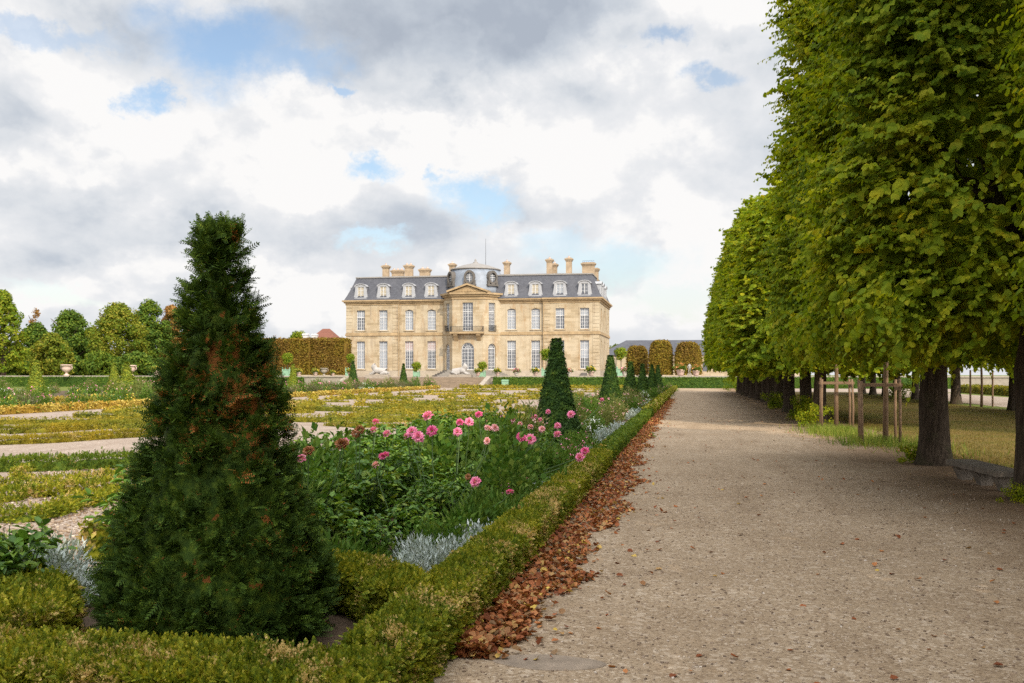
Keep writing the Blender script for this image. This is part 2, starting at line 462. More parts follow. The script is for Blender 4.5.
SILVER = m_leaf('silver felted leaf', [(0, (.28, .32, .29)), (.6, (.42, .46, .43)), (1, (.55, .58, .55))], trans=.12, rough=.9, spec=.1, big=3, bigcol=(.8, .85, .8))
GRASS = m_leaf('fresh grass blade', [(0, (.10, .15, .02)), (.6, (.20, .25, .035)), (1, (.34, .30, .08))], trans=.3, big=1)
LAWN = m_leaf('dry lawn blade', [(0, (.085, .072, .013)), (.5, (.15, .108, .021)), (.85, (.235, .15, .04)), (1, (.11, .12, .018))], trans=.25, big=.3, bigcol=(.7, .95, .6))
LITTER = m_leaf('fallen leaf', [(0, (.14, .042, .017)), (.45, (.33, .108, .038)), (.72, (.42, .18, .065)), (.86, (.20, .12, .06)), (.95, (.46, .28, .11)), (1, (.58, .42, .08))], trans=.12, rough=.6, big=1.2, bigcol=(.75, .7, .65))
PINK = m_leaf('pink petal', [(0, (.70, .17, .36)), (.5, (.84, .30, .48)), (1, (.90, .52, .64))], trans=.25, rough=.6, big=40, bigcol=(.95, .8, .85))
DEEP = m_leaf('deep pink petal', [(0, (.58, .07, .24)), (.5, (.74, .14, .34)), (1, (.84, .32, .48))], trans=.25, rough=.6, big=40, bigcol=(.95, .8, .85))
PALE = m_leaf('pale pink petal', [(0, (.72, .30, .36)), (.5, (.82, .44, .48)), (1, (.86, .60, .60))], trans=.25, rough=.6, big=40, bigcol=(.95, .9, .85))
SPENT = m_leaf('withered petal', [(0, (.16, .065, .025)), (.5, (.32, .14, .05)), (1, (.48, .24, .14))], trans=.2, rough=.8, big=40, bigcol=(.9, .8, .8))
YELLOWF = m_leaf('yellow petal', [(0, (.60, .36, .04)), (1, (.78, .55, .12))], trans=.2, big=5)
ORANGEF = m_leaf('orange petal', [(0, (.55, .20, .06)), (1, (.70, .36, .16))], trans=.2, big=5)
WHITEF = m_leaf('white petal', [(0, (.62, .58, .60)), (1, (.78, .76, .76))], trans=.2, big=5)

def _bark(t, out):
    co = t.vmath('MULTIPLY', obj_co(t), (1, 1, .16))
    n = t.noise(co, 22, 6, .65, .3)
    c = t.ramp(n, [(.3, (.022, .015, .010)), (.55, (.070, .050, .034)), (.8, (.13, .098, .07))])
    g = t.noise(obj_co(t), 2.2, 3)
    c = t.mix(t.smooth(g, .52, .7, 0, .5), c, (.045, .05, .018))
    principled(t, out, c, .95, n, .9, .03, .15)
BARK = mat('linden bark', _bark)
STAKE = m_plain('weathered stake wood', (.17, .105, .06), .85, .3, 9, .4)
STONE_OLD = m_plain('mossy old stone', (.155, .125, .095), .9, .45, 5, .8)
STONE_W = m_plain('pale statue stone', (.30, .28, .26), .75, .12, 3)
STONE_P = m_plain('weathered pale stone', (.27, .23, .185), .85, .2, 3)
SLAB = m_plain('grey slab stone', (.215, .165, .12), .9, .3, 7, .6)
MINT = m_plain('pale green planter paint', (.19, .32, .21), .6, .08, 3)
TERRA = m_plain('pinkish terracotta', (.50, .36, .30), .8, .15, 4)
IRON = m_plain('dark iron', (.035, .035, .035), .5, .2, 8, .1)
WHITE = m_plain('white window paint', (.50, .50, .50), .55, .05, 2, .05)
DORM = m_plain('pale dormer stone', (.29, .295, .31), .7, .10, 2, .1)
ZINC = m_plain('pale zinc', (.19, .215, .255), .5, .2, 1.2, .05, .3)
BLIND = m_plain('pale inside shutter', (.25, .27, .30), .7, .12, 2, .05)
BLINDC = m_plain('cream inside shutter', (.33, .29, .22), .7, .1, 2, .05)
BLINDP = m_plain('faded pinkish blind', (.33, .26, .25), .7, .1, 2, .05)
REDTILE = m_plain('red clay tile', (.15, .06, .04), .85, .25, 3, .4)
SOIL = m_plain('dark bed soil', (.075, .048, .028), .95, .4, 6, .9)

def _glass(t, out):
    n = t.noise(obj_co(t), .8, 2)
    principled(t, out, t.ramp(n, [(.3, (.05, .055, .065)), (.7, (.13, .135, .15))]), .12, None, spec=.6)
GLASS = mat('dark window pane', _glass)

def _limestone(joints):
    def fn(t, out):
        p = pos_co(t)
        sep = t.new('ShaderNodeSeparateXYZ'); t.l.new(p, sep.inputs[0])
        h = t.math('ADD', sep.outputs[0], t.math('MULTIPLY', sep.outputs[1], 1.0))
        cv = t.new('ShaderNodeCombineXYZ'); t.l.new(h, cv.inputs[0]); t.l.new(sep.outputs[2], cv.inputs[1])
        b = t.new('ShaderNodeTexBrick')
        t.l.new(cv.outputs[0], b.inputs['Vector'])
        b.inputs['Scale'].default_value = 1.0
        b.inputs['Brick Width'].default_value = 1.25; b.inputs['Row Height'].default_value = .44
        b.inputs['Mortar Size'].default_value = .030 if joints else .014
        b.inputs['Color1'].default_value = (.27, .21, .13, 1); b.inputs['Color2'].default_value = (.39, .32, .22, 1)
        b.inputs['Mortar'].default_value = (.30, .22, .125, 1) if joints else (.42, .32, .20, 1)
        st = t.noise(p, .22, 5, .6)
        c = t.mix(t.smooth(st, .40, .64, 0, .8), b.outputs[0], (.41, .35, .255))
        st2 = t.noise(t.vmath('MULTIPLY', p, (1, 1, .35)), .9, 5, .65)
        c = t.mix(t.smooth(st2, .50, .72, 0, .7), c, (.29, .185, .095))
        st4 = t.noise(t.vmath('MULTIPLY', p, (1, 1, .10)), 1.6, 5, .6)
        c = t.mix(t.smooth(st4, .52, .74, 0, .6), c, (.20, .155, .115))
        st3 = t.noise(p, 3.0, 4, .6)
        c = t.mix(t.smooth(st3, .5, .8, 0, .35), c, (.22, .165, .11))
        principled(t, out, c, .9, b.outputs[1], -.35 if joints else -.12, .03, .15)
    return fn
LIME = mat('warm limestone', _limestone(False))
LIME_J = mat('warm limestone with deep joints', _limestone(True))
LIME_O = m_plain('ochre limestone moulding', (.30, .215, .12), .9, .3, 1.2, .3)
PLINTH = m_plain('grey limestone plinth', (.33, .28, .215), .9, .2, 1.5, .4)

def _slate(t, out):
    p = pos_co(t)
    sep = t.new('ShaderNodeSeparateXYZ'); t.l.new(p, sep.inputs[0])
    cv = t.new('ShaderNodeCombineXYZ'); t.l.new(t.math('ADD', sep.outputs[0], sep.outputs[1]), cv.inputs[0]); t.l.new(sep.outputs[2], cv.inputs[1])
    b = t.new('ShaderNodeTexBrick'); t.l.new(cv.outputs[0], b.inputs['Vector'])
    b.inputs['Scale'].default_value = 1; b.inputs['Brick Width'].default_value = .24; b.inputs['Row Height'].default_value = .15; b.inputs['Mortar Size'].default_value = .006
    b.inputs['Color1'].default_value = (.030, .031, .040, 1); b.inputs['Color2'].default_value = (.054, .056, .068, 1); b.inputs['Mortar'].default_value = (.05, .05, .06, 1)
    n = t.noise(p, .5, 5, .6)
    c = t.mix(t.smooth(n, .45, .7, 0, .5), b.outputs[0], (.07, .07, .08))
    principled(t, out, c, .6, b.outputs[1], -.2, .02, .5)
SLATE = mat('blue grey slate', _slate)
ROOFTOP = m_plain('pale lead flashing', (.20, .185, .17), .6, .15, 1.5, .1)

def _gravel(base, dark, light, dirt=None):
    def fn(t, out):
        p = pos_co(t)
        v = t.new('ShaderNodeTexVoronoi'); t.set(v, 'Vector', p); v.inputs['Scale'].default_value = 62
        v2 = t.new('ShaderNodeTexVoronoi'); t.set(v2, 'Vector', p); v2.inputs['Scale'].default_value = 21
        sepc = t.new('ShaderNodeSeparateColor'); t.l.new(v.outputs['Color'], sepc.inputs[0])
        sep2 = t.new('ShaderNodeSeparateColor'); t.l.new(v2.outputs['Color'], sep2.inputs[0])
        c = t.ramp(sepc.outputs[0], [(0, dark), (.4, base), (.85, base), (1, light)])
        c = t.mix(t.smooth(sep2.outputs[0], .86, .92, 0, .5), c, light)
        n = t.noise(p, .55, 6, .65)
        c = t.mix(t.smooth(n, .36, .68, 0, .6), c, t.mix(1.0, c, (.72, .68, .64), 'MULTIPLY'))
        n3 = t.noise(p, 2.7, 5, .7)
        c = t.mix(t.smooth(n3, .52, .72, 0, .45), c, t.mix(1.0, c, (1.3, 1.27, 1.22), 'MULTIPLY'))
        tr = t.noise(t.vmath('MULTIPLY', p, (1, .12, 1)), 2.0, 4, .6)
        c = t.mix(t.smooth(tr, .50, .68, 0, .55), c, t.mix(1.0, c, (.74, .70, .66), 'MULTIPLY'))
        if dirt:
            sx = t.new('ShaderNodeSeparateXYZ'); t.l.new(p, sx.inputs[0])
            wob = t.math('ADD', sx.outputs[0], t.math('MULTIPLY', t.math('SUBTRACT', t.noise(p, .7, 5, .65), .5), 3.2))
            c = t.mix(t.smooth(wob, 2.2, 4.6, 0, .9), c, dirt)
        h = t.math('ADD', t.math('MULTIPLY', t.math('SUBTRACT', 1.0, v.outputs['Distance']), 1.0), t.math('MULTIPLY', t.math('SUBTRACT', 1.0, v2.outputs['Distance']), .8))
        principled(t, out, c, .95, h, .45, .008, .1)
    return fn
GRAVEL = mat('path gravel', _gravel((.30, .222, .146), (.185, .13, .082), (.44, .355, .265), dirt=(.17, .105, .058)))
GRAVELP = mat('pinkish parterre gravel', _gravel((.285, .225, .18), (.165, .125, .095), (.42, .365, .32)))

def _earthgrass(a, b, c3):
    def fn(t, out):
        p = pos_co(t)
        n = t.noise(p, .35, 6, .65); n2 = t.noise(p, 9, 5, .7)
        c = t.ramp(n, [(.3, a), (.5, b), (.7, c3)])
        c = t.mix(t.smooth(n2, .4, .7, 0, .6), c, t.mix(1.0, c, (.6, .62, .55), 'MULTIPLY'))
        principled(t, out, c, .95, n2, .6, .04, .1)
    return fn
TURF = mat('dry turf', _earthgrass((.16, .10, .036), (.13, .092, .026), (.09, .085, .018)))
MEADOW = mat('park grass', _earthgrass((.13, .13, .03), (.10, .13, .025), (.16, .14, .04)))


# ------------------------------------------------------------------ the setting
def sheet(name, x0, y0, x1, y1, z, m, nx=1, ny=1, edge=0.0, seed=0):
    r = np.random.default_rng(seed)
    xs = np.linspace(x0, x1, nx + 1); ys = np.linspace(y0, y1, ny + 1)
    X, Y = np.meshgrid(xs, ys)
    if edge:
        w = np.convolve(r.normal(size=ny + 9), np.ones(9) / 9, 'valid') * edge * 2
        w2 = np.convolve(r.normal(size=ny + 9), np.ones(9) / 9, 'valid') * edge * 2
        X[:, -1] += w; X[:, 0] += w2
    V = np.stack([X.ravel(), Y.ravel(), np.full(X.size, z)], 1)
    i = (np.arange(ny)[:, None] * (nx + 1) + np.arange(nx)[None]).ravel()
    F = np.stack([i, i + 1, i + nx + 2, i + nx + 1], 1)
    return tag(link(name, np_mesh(name, V, F), m), kind='structure')

sheet('ground', -1500, -1500, 1500, 1500, 0, MEADOW)
sheet('lawn', 4.6, -30, 14.6, 97, .004, TURF, 1, 200, .25, 3)
sheet('gravel_path', -1.35, -30, 5.25, 119.6, .008, GRAVEL, 1, 240, .3, 4)
sheet('parterre_ground', -44, 3.9, -1.36, 119.6, .004, GRAVELP)
sheet('cross_path', 5.4, 97, 40, 119.6, .0085, GRAVELP)
sheet('second_path', 15.6, -30, 22.5, 96.9, .008, GRAVELP, 1, 120, .2, 5)
sheet('bed_soil', -5.0, 4.9, -1.5, 113, .010, SOIL)
sheet('border_soil', -36, 34, -28.6, 112, .010, SOIL)


# ------------------------------------------------------------------ the mansion
BX0, BX1, BY, BD, BZ = -55.8, -14.0, 157.0, 19.0, 1.3
ROOT = thing('mansion', 'long cream stone mansion with slate mansard roof and domed central bay', 'mansion', (-34.9, BY, BZ))
RO = Vector(ROOT.location)
def B(mb, name, mats, parent=None, smooth=False, **kw):
    """world-coordinate builder -> part of the mansion"""
    mb.v = [(x - RO.x, y - RO.y, z - RO.z) for x, y, z in mb.v]
    return mb.build(name, mats, ROOT if parent is None else parent, smooth, **kw)

def wall_open(mb, o, u, W, z0, z1, opens, reveal=.35, m=0):
    """upright wall from o along u (2-vectors) with openings [(u0,u1,za,zb,arch)]; reveals go inwards"""
    n = (-u[1], u[0])          # inwards
    def P(a, z, d=0.0): return (o[0] + u[0] * a + n[0] * d, o[1] + u[1] * a + n[1] * d, z)
    us = sorted({0, W} | {a for q in opens for a in q[:2]}); zs = sorted({z0, z1} | {a for q in opens for a in q[2:4]})
    for i in range(len(us) - 1):
        for j in range(len(zs) - 1):
            a, b, c, d = us[i], us[i + 1], zs[j], zs[j + 1]
            if any(q[0] <= a + 1e-6 and q[1] >= b - 1e-6 and q[2] <= c + 1e-6 and q[3] >= d - 1e-6 for q in opens): continue
            mb.add([P(a, c), P(b, c), P(b, d), P(a, d)], [(0, 1, 2, 3)], m)
    for q in opens:
        a, b, c, d = q[:4]; arch = len(q) > 4 and q[4]
        r = (b - a) / 2; zs_ = d - r if arch == 1 else (d - r * .35 if arch == 2 else d)
        mb.add([P(a, c), P(a, zs_), P(a, zs_, reveal), P(a, c, reveal)], [(0, 1, 2, 3)], m)
        mb.add([P(b, zs_), P(b, c), P(b, c, reveal), P(b, zs_, reveal)], [(0, 1, 2, 3)], m)
        mb.add([P(b, c), P(a, c), P(a, c, reveal), P(b, c, reveal)], [(0, 1, 2, 3)], m)
        if not arch:
            mb.add([P(a, d), P(b, d), P(b, d, reveal), P(a, d, reveal)], [(0, 1, 2, 3)], m)
        else:
            N = 10; cx = (a + b) / 2; hgt = d - zs_
            arc = [(cx - r * math.cos(math.pi * k / N), zs_ + hgt * math.sin(math.pi * k / N)) for k in range(N + 1)]
            for k in range(N):
                (xa, za), (xb, zb) = arc[k], arc[k + 1]
                mb.add([P(xa, za), P(xb, zb), P(xb, d), P(xa, d)], [(0, 1, 2, 3)], m)
                mb.add([P(xa, za), P(xb, zb), P(xb, zb, reveal), P(xa, za, reveal)], [(0, 1, 2, 3)], m)

Z_STR, Z_COR = 8.1, 13.35
bays_l = [XatY(p, BY) for p in (361.4, 383.9, 409.2, 431.6)]
bays_r = [XatY(p, BY) for p in (511.5, 535.6, 560.2, 584.8)]
WW = 1.42
RX0, RX1 = -34.7 - 4.8, -34.7 + 4.8            # where the rotunda leaves the front
BRK_L, BRK_R = XatY(399.8, BY), XatY(543.2, BY)
PROJ = .32
def opens_for(bx, x0):
    q = []
    for x in bx:
        q.append((x - WW / 2 - x0, x + WW / 2 - x0, 2.55, 7.05)); q.append((x - WW / 2 - x0, x + WW / 2 - x0, 8.85, 12.15))
    return q
def opens_arch(bx, x0):
    q = []
    for x in bx:
        q.append((x - WW / 2 - x0, x + WW / 2 - x0, 2.55, 7.05)); q.append((x - WW / 2 - x0, x + WW / 2 - x0, 8.85, 12.15, 2))
    return q
w = MB()
wall_open(w, (BX0, BY - PROJ), (1, 0), BRK_L - BX0, BZ, Z_COR, opens_for(bays_l[:2], BX0))
wall_open(w, (BRK_L, BY), (1, 0), RX0 - BRK_L, BZ, Z_COR, opens_arch(bays_l[2:], BRK_L))
wall_open(w, (RX1, BY), (1, 0), BRK_R - RX1, BZ, Z_COR, opens_arch(bays_r[:2], RX1))
wall_open(w, (BRK_R, BY - PROJ), (1, 0), BX1 - BRK_R, BZ, Z_COR, opens_for(bays_r[2:], BRK_R))
w.add([(BRK_L, BY - PROJ, BZ), (BRK_L, BY, BZ), (BRK_L, BY, Z_COR), (BRK_L, BY - PROJ, Z_COR)], [(0, 1, 2, 3)])
w.add([(BRK_R, BY, BZ), (BRK_R, BY - PROJ, BZ), (BRK_R, BY - PROJ, Z_COR), (BRK_R, BY, Z_COR)], [(0, 1, 2, 3)])
side_u = [3.2, 9.6, 16.0]
SIDE_OP = [q for y in side_u for q in ((y - .7, y + .7, 2.55, 7.05), (y - .7, y + .7, 8.85, 12.15))]
wall_open(w, (BX1, BY - PROJ), (0, 1), BD, BZ, Z_COR, SIDE_OP)
w.add([(BX0, BY + BD, BZ), (BX0, BY - PROJ, BZ), (BX0, BY - PROJ, Z_COR), (BX0, BY + BD, Z_COR)], [(0, 1, 2, 3)])
w.add([(BX1, BY + BD - PROJ, BZ), (BX0, BY + BD, BZ), (BX0, BY + BD, Z_COR), (BX1, BY + BD - PROJ, Z_COR)], [(0, 1, 2, 3)])
B(w, 'wall', LIME)
# quoins and bay strips: shallow raised bands at the corners
for xa, y in ((BX0 + .02, BY - PROJ), (BRK_L - 1.1, BY - PROJ), (BRK_R + .02, BY - PROJ), (BX1 - 1.1, BY - PROJ)):
    q = MB()
    for k in range(11):
        za = BZ + 1.0 + k * .56
        q.box(xa, y - .05, za, xa + 1.06, y + .05, za + .50)
    for k in range(8):
        za = 8.5 + k * .58
        q.box(xa, y - .05, za, xa + 1.06, y + .05, za + .52)
    B(q, 'quoin', LIME)
def bands(name, m, rows_):
    """moulding along the front and the right side, broken by the rotunda: one part on either side of it"""
    for side in (0, 1):
        mb = MB()
        for z0, z1, o in rows_:
            segs = ((BX0 - o, BRK_L + o * .2, BY - PROJ), (BRK_L + o * .2, RX0 + .3, BY)) if side == 0 else ((RX1 - .3, BRK_R - o * .2, BY), (BRK_R - o * .2, BX1 + o, BY - PROJ))
            for x0, x1, yy in segs: mb.box(x0, yy - o, z0, x1, yy + .2, z1)
            if side: mb.box(BX1 - .2, BY - PROJ + .2, z0, BX1 + o, BY + BD, z1)
            else: mb.box(BX0 - o, BY - PROJ + .2, z0, BX0 + .2, BY + BD, z1)
        B(mb, name, m)
bands('string_course', LIME_O, [(Z_STR - .14, Z_STR + .12, .14), (Z_STR + .122, Z_STR + .34, .07)])
bands('plinth', PLINTH, [(BZ - .3, BZ + .95, .07)])
bands('cornice', LIME_O, [(Z_COR - .35, Z_COR - .02, .10), (Z_COR - .018, Z_COR + .22, .32), (Z_COR + .222, Z_COR + .46, .55)])

# window frames and panes, shared meshes
def win_mesh(w_, h, rows, cols=4, arch=0, transom=None, t=.075):
    mb = MB(); r = w_ / 2
    zs = h - (r if arch == 1 else r * .35 if arch == 2 else 0)
    mb.box(-r, -.05, 0, -r + t, .05, zs); mb.box(r - t, -.05, 0, r, .05, zs); mb.box(-r + t, -.05, 0, r - t, .05, t * 1.3)
    mb.box(-t * .6, -.055, t * 1.3, t * .6, .055, zs - (0 if arch else t))
    if not arch: mb.box(-r + t, -.05, zs - t, r - t, .05, zs)
    if transom: mb.box(-r + t, -.06, transom - t * .7, r - t, .06, transom + t * .7)
    for k in range(1, rows): mb.box(-r + t, -.03, k * zs / rows - .022, r - t, .03, k * zs / rows + .022)
    for k in range(1, cols):
        x = -r + k * w_ / cols
        if abs(x) > .05: mb.box(x - .02, -.035, t, x + .02, .035, zs - .01)
    if arch:
        hgt = h - zs; N = 10
        P_ = lambda k, s: (-(r * s) * math.cos(math.pi * k / N), zs + hgt * s * math.sin(math.pi * k / N))
        for k in range(N):
            a, b, c, d = P_(k, 1), P_(k + 1, 1), P_(k + 1, .88), P_(k, .88)
            mb.prism([a, b, c, d], -.05, .05)
            if arch == 1:
                a, b, c, d = P_(k, .50), P_(k + 1, .50), P_(k + 1, .45), P_(k, .45); mb.prism([a, b, c, d], -.03, .03)
        mb.box(-r + t, -.06, zs - .05, r - t, .06, zs + .05)
        if arch == 1:
            for k in (2, 4, 6, 8):
                x, z = P_(k, 1); x1, z1 = P_(k, .1)
                d = Vector((z - z1, 0, -(x - x1))).normalized() * .022
                mb.prism([(x1 - d.x, z1 - d.z), (x - d.x, z - d.z), (x + d.x, z + d.z), (x1 + d.x, z1 + d.z)], -.025, .025)
    return mb.mesh('frame')
def pane_mesh(w_, h, arch=0, z0=.02, name='pane'):
    r = w_ / 2 - .02; zs = h - (w_ / 2 if arch == 1 else w_ / 2 * .35 if arch == 2 else .02)
    poly = [(-r, z0), (r, z0)]
    if arch:
        N = 10; hg = h - zs - .02
        poly += [(r * math.cos(math.pi * k / N), zs + hg * math.sin(math.pi * k / N)) for k in range(N + 1)]
    else: poly += [(r, zs), (-r, zs)]
    mb = MB(); mb.prism(poly, .012, .03); return mb.mesh(name)
FM = {'g': win_mesh(WW, 4.5, 8, 4, 0, 3.05), 'u': win_mesh(WW, 3.3, 6, 4, 0, 2.15), 'ua': win_mesh(WW, 3.3, 6, 4, 2, 2.15),
      'ru': win_mesh(1.7, 4.5, 8, 4, 0, 3.1), 'ra': win_mesh(2.05, 4.35, 6, 4, 1), 's': win_mesh(1.4, 4.5, 8, 4, 0, 3.05), 'su': win_mesh(1.4, 3.3, 6, 4, 0, 2.15),
      'rn': win_mesh(1.35, 4.5, 8, 4, 0, 3.1), 'rna': win_mesh(1.6, 4.2, 6, 4, 1)}
DIM = {'g': (WW, 4.5, 0), 'u': (WW, 3.3, 0), 'ua': (WW, 3.3, 2), 'ru': (1.7, 4.5, 0), 'ra': (2.05, 4.35, 1), 's': (1.4, 4.5, 0), 'su': (1.4, 3.3, 0), 'rn': (1.35, 4.5, 0), 'rna': (1.6, 4.2, 1)}
for m_ in FM.values(): m_.materials.append(WHITE)
PM = {}
def window(kind, x, y, z, rz=0, blind=None, part_=0):
    """a window frame part with pane and, where drawn, an inside shutter"""
    o = link('window', FM[kind], None, ROOT, (x - RO.x, y - RO.y, z - RO.z), (0, 0, rz))
    key = (kind, blind.name if blind and not part_ else 'glass')
    if key not in PM:
        PM[key] = pane_mesh(*DIM[kind]); PM[key].materials.append(blind if blind and not part_ else GLASS)
    link('shutter' if blind and not part_ else 'pane', PM[key], None, o)
    if blind and part_:
        k2 = (kind, blind.name, part_)
        if k2 not in PM:
            w_, h, a = DIM[kind]
            PM[k2] = pane_mesh(w_, h, a, h * (1 - part_), 'blind')
            for v in PM[k2].vertices: v.co.y -= .020
            PM[k2].materials.append(blind)
        link('blind', PM[k2], None, o)
    return o
yin = .30
for i, x in enumerate(bays_l):
    y = BY - (PROJ if i < 2 else 0) + yin
    if i < 2: window('g', x, y, 2.55, 0, BLIND)
    else: window('g', x, y, 2.55, 0, BLINDP, .35)
    if i == 0: window('u', x, y, 8.85, 0, BLIND, .38)
    else: window('ua' if i >= 2 else 'u', x, y, 8.85, 0, BLIND)
for i, x in enumerate(bays_r):
    y = BY - (PROJ if i >= 2 else 0) + yin
    if i < 2: window('g', x, y, 2.55, 0, BLIND, .33)
    elif i == 3: window('g', x, y, 2.55, 0, BLIND, .62)
    else: window('g', x, y, 2.55, 0, None)
    if i >= 2: window('u', x, y, 8.85, 0, BLIND, .36)
    else: window('ua', x, y, 8.85, 0, BLIND)
for y in side_u:
    window('s', BX1 - yin, BY - PROJ + y, 2.55, math.pi / 2, BLIND); window('su', BX1 - yin, BY - PROJ + y, 8.85, math.pi / 2, BLIND)
# sills and moulded surrounds of the front windows
for i, x in enumerate(bays_l + bays_r):
    y = BY - (PROJ if i in (0, 1, 6, 7) else 0)
    s = MB()
    for za, zb in ((2.55, 7.05), (8.85, 12.15)):
        s.box(x - WW / 2 - .22, y - .13, za - .16, x + WW / 2 + .22, y + .1, za)
        s.box(x - WW / 2 - .2, y - .045, za + .002, x - WW / 2 - .002, y + .1, zb + .2); s.box(x + WW / 2 + .002, y - .045, za + .002, x + WW / 2 + .2, y + .1, zb + .2)
        if i in (0, 1, 6, 7) or za < 5: s.box(x - WW / 2 + .0, y - .045, zb + .004, x + WW / 2 - .0, y + .1, zb + .2)
        s.box(x - .14, y - .09, zb + .06, x + .14, y + .1, zb + .42)
    B(s, 'window_surround', LIME)

# the rotunda: front facet and two canted facets
RC = -34.7; RYF = BY - 2.9
rp = [(RC - 4.8, BY), (RC - 2.5, RYF), (RC + 2.5, RYF), (RC + 4.8, BY)]
ZR = 14.05
rw = MB()
for k in range(3):
    a, b = rp[k], rp[k + 1]; L = math.dist(a, b); u = ((b[0] - a[0]) / L, (b[1] - a[1]) / L)
    if k == 1: ops = [(L / 2 - 1.025, L / 2 + 1.025, 2.35, 6.7, 1), (L / 2 - .85, L / 2 + .85, 8.55, 13.05)]
    else: ops = [(L / 2 - .8, L / 2 + .8, 2.35, 6.55, 1), (L / 2 - .675, L / 2 + .675, 8.55, 13.05)]
    wall_open(rw, a, u, L, BZ, ZR, ops)
    rz = math.atan2(u[1], u[0]); n = (-u[1], u[0])
    cx, cy = (a[0] + b[0]) / 2 + n[0] * yin, (a[1] + b[1]) / 2 + n[1] * yin
    window('ra' if k == 1 else 'rna', cx, cy, 2.35, rz, None); window('ru' if k == 1 else 'rn', cx, cy, 8.55, rz, None)
B(rw, 'rotunda_wall', LIME_J)
def rband(mb, z0, z1, o, m=0):
    def off(o_): 
        return [(RC - 4.8 - o_, BY + .1), (RC - 2.5 - o_ * .5, RYF - o_), (RC + 2.5 + o_ * .5, RYF - o_), (RC + 4.8 + o_, BY + .1)]
    mb.zprism(off(o), z0, z1, m)
mb = MB(); rband(mb, ZR - .5, ZR - .02, .12); rband(mb, ZR - .018, ZR + .28, .36); rband(mb, ZR + .282, ZR + .58, .62)
B(mb, 'rotunda_cornice', LIME_O)
mb = MB(); rband(mb, Z_STR - .2, Z_STR - .02, .10); B(mb, 'rotunda_band', LIME_O)
# pediment with a carved field
mb = MB()
mb.prism([(RC - 3.0, ZR + .582), (RC + 3.0, ZR + .582), (RC, ZR + 1.62)], RYF - .22, RYF + 2.2)
tilt = math.atan2(1.04, 3.0)
for s in (-1, 1):
    a, b = (RC + s * 3.3, ZR + .60), (RC, ZR + 1.74); c, d = (RC, ZR + 2.02), (RC + s * 3.35, ZR + .88)
    mb.prism([a, b, c, d] if s > 0 else [d, c, b, a], RYF - .62, RYF + 2.2)
B(mb, 'pediment', LIME_O)
mb = MB()
for i in range(14):
    x = RC - 1.6 + i * .246; h = (1 - abs(x - RC) / 3.0) * 1.0
    mb.lathe([(0.02, 0), (.16, .05), (.12, .2), (.03, h * .55 + .1)], 6, (x, RYF - .24, ZR + .6))
B(mb, 'pediment_carving', LIME_O, smooth=True)
# balcony on consoles with an iron rail
mb = MB(); mb.bbox(RC - 2.7, RYF - 1.05, Z_STR - .02, RC + 2.7, RYF - .005, Z_STR + .26, .03)
bal = B(mb, 'balcony', LIME_O)
for x in (RC - 1.85, RC + 1.85):
    mb = MB(); mb.prism([(0, 0), (.85, 0), (.85, -.25), (.45, -.62), (0, -1.15)], -.32, .32)
    M = Matrix.Translation((x, RYF - .02, Z_STR - .025)) @ Matrix.Rotation(-math.pi / 2, 4, 'Z')
    mb.v = [tuple(M @ Vector(v)) for v in mb.v]; B(mb, 'console', LIME_O, bal)
mb = MB()
for x in np.arange(RC - 2.6, RC + 2.61, .16): mb.box(x - .016, RYF - 1.0, Z_STR + .262, x + .016, RYF - .965, Z_STR + 1.08)
mb.box(RC - 2.62, RYF - 1.02, Z_STR + 1.08, RC + 2.62, RYF - .945, Z_STR + 1.13); mb.box(RC - 2.62, RYF - 1.01, Z_STR + .34, RC + 2.62, RYF - .955, Z_STR + .37)
for sx in (-2.6, 2.6):
    for y in np.arange(RYF - .85, RYF - .1, .16): mb.box(RC + sx - .016, y, Z_STR + .262, RC + sx + .016, y + .03, Z_STR + 1.08)
    mb.box(RC + sx - .03, RYF - .94, Z_STR + 1.08, RC + sx + .03, RYF - .01, Z_STR + 1.13)
B(mb, 'railing', IRON, bal)
for k in (0, 2):
    a, b = rp[k], rp[k + 1]; L = math.dist(a, b); u = ((b[0] - a[0]) / L, (b[1] - a[1]) / L); n = (-u[1], u[0])
    mb = MB(); M = Matrix(((u[0], n[0], 0, a[0]), (u[1], n[1], 0, a[1]), (0, 0, 1, 0), (0, 0, 0, 1)))
    for s in np.arange(L / 2 - .75, L / 2 + .76, .15): mb.box(s - .016, -.16, 8.58, s + .016, -.125, 9.42, 0, M)
    mb.box(L / 2 - .8, -.18, 9.42, L / 2 + .8, -.105, 9.47, 0, M); mb.box(L / 2 - .8, -.17, 8.55, L / 2 + .8, -.01, 8.578, 0, M)
    B(mb, 'window_rail', IRON)

# mansard roof
Z0, Z1, Z2 = Z_COR + .462, 17.55, 18.5
def ring(i, z): return [(BX0 - .3 + i, BY - .6 + i, z), (BX1 + .3 - i, BY - .6 + i, z), (BX1 + .3 - i, BY + BD + .3 - i, z), (BX0 - .3 + i, BY + BD + .3 - i, z)]
mb = MB(); prof = [(0, Z0), (.42, Z0 + .8), (1.15, Z0 + 2.5), (1.62, Z1)]
vs = [p for i, z in prof for p in ring(i, z)]
mb.add(vs, [(k * 4 + j, k * 4 + (j + 1) % 4, k * 4 + 4 + (j + 1) % 4, k * 4 + 4 + j) for k in range(3) for j in range(4)])
roof = B(mb, 'roof', SLATE)
mb = MB(); vs = ring(1.5, Z1 + .002) + ring(1.5, Z1 + .18) + ring(8.2, Z2)
mb.add(vs, [(k * 4 + j, k * 4 + (j + 1) % 4, k * 4 + 4 + (j + 1) % 4, k * 4 + 4 + j) for k in range(2) for j in range(4)] + [(8, 9, 10, 11)])
B(mb, 'roof_ridge', ROOFTOP, roof)

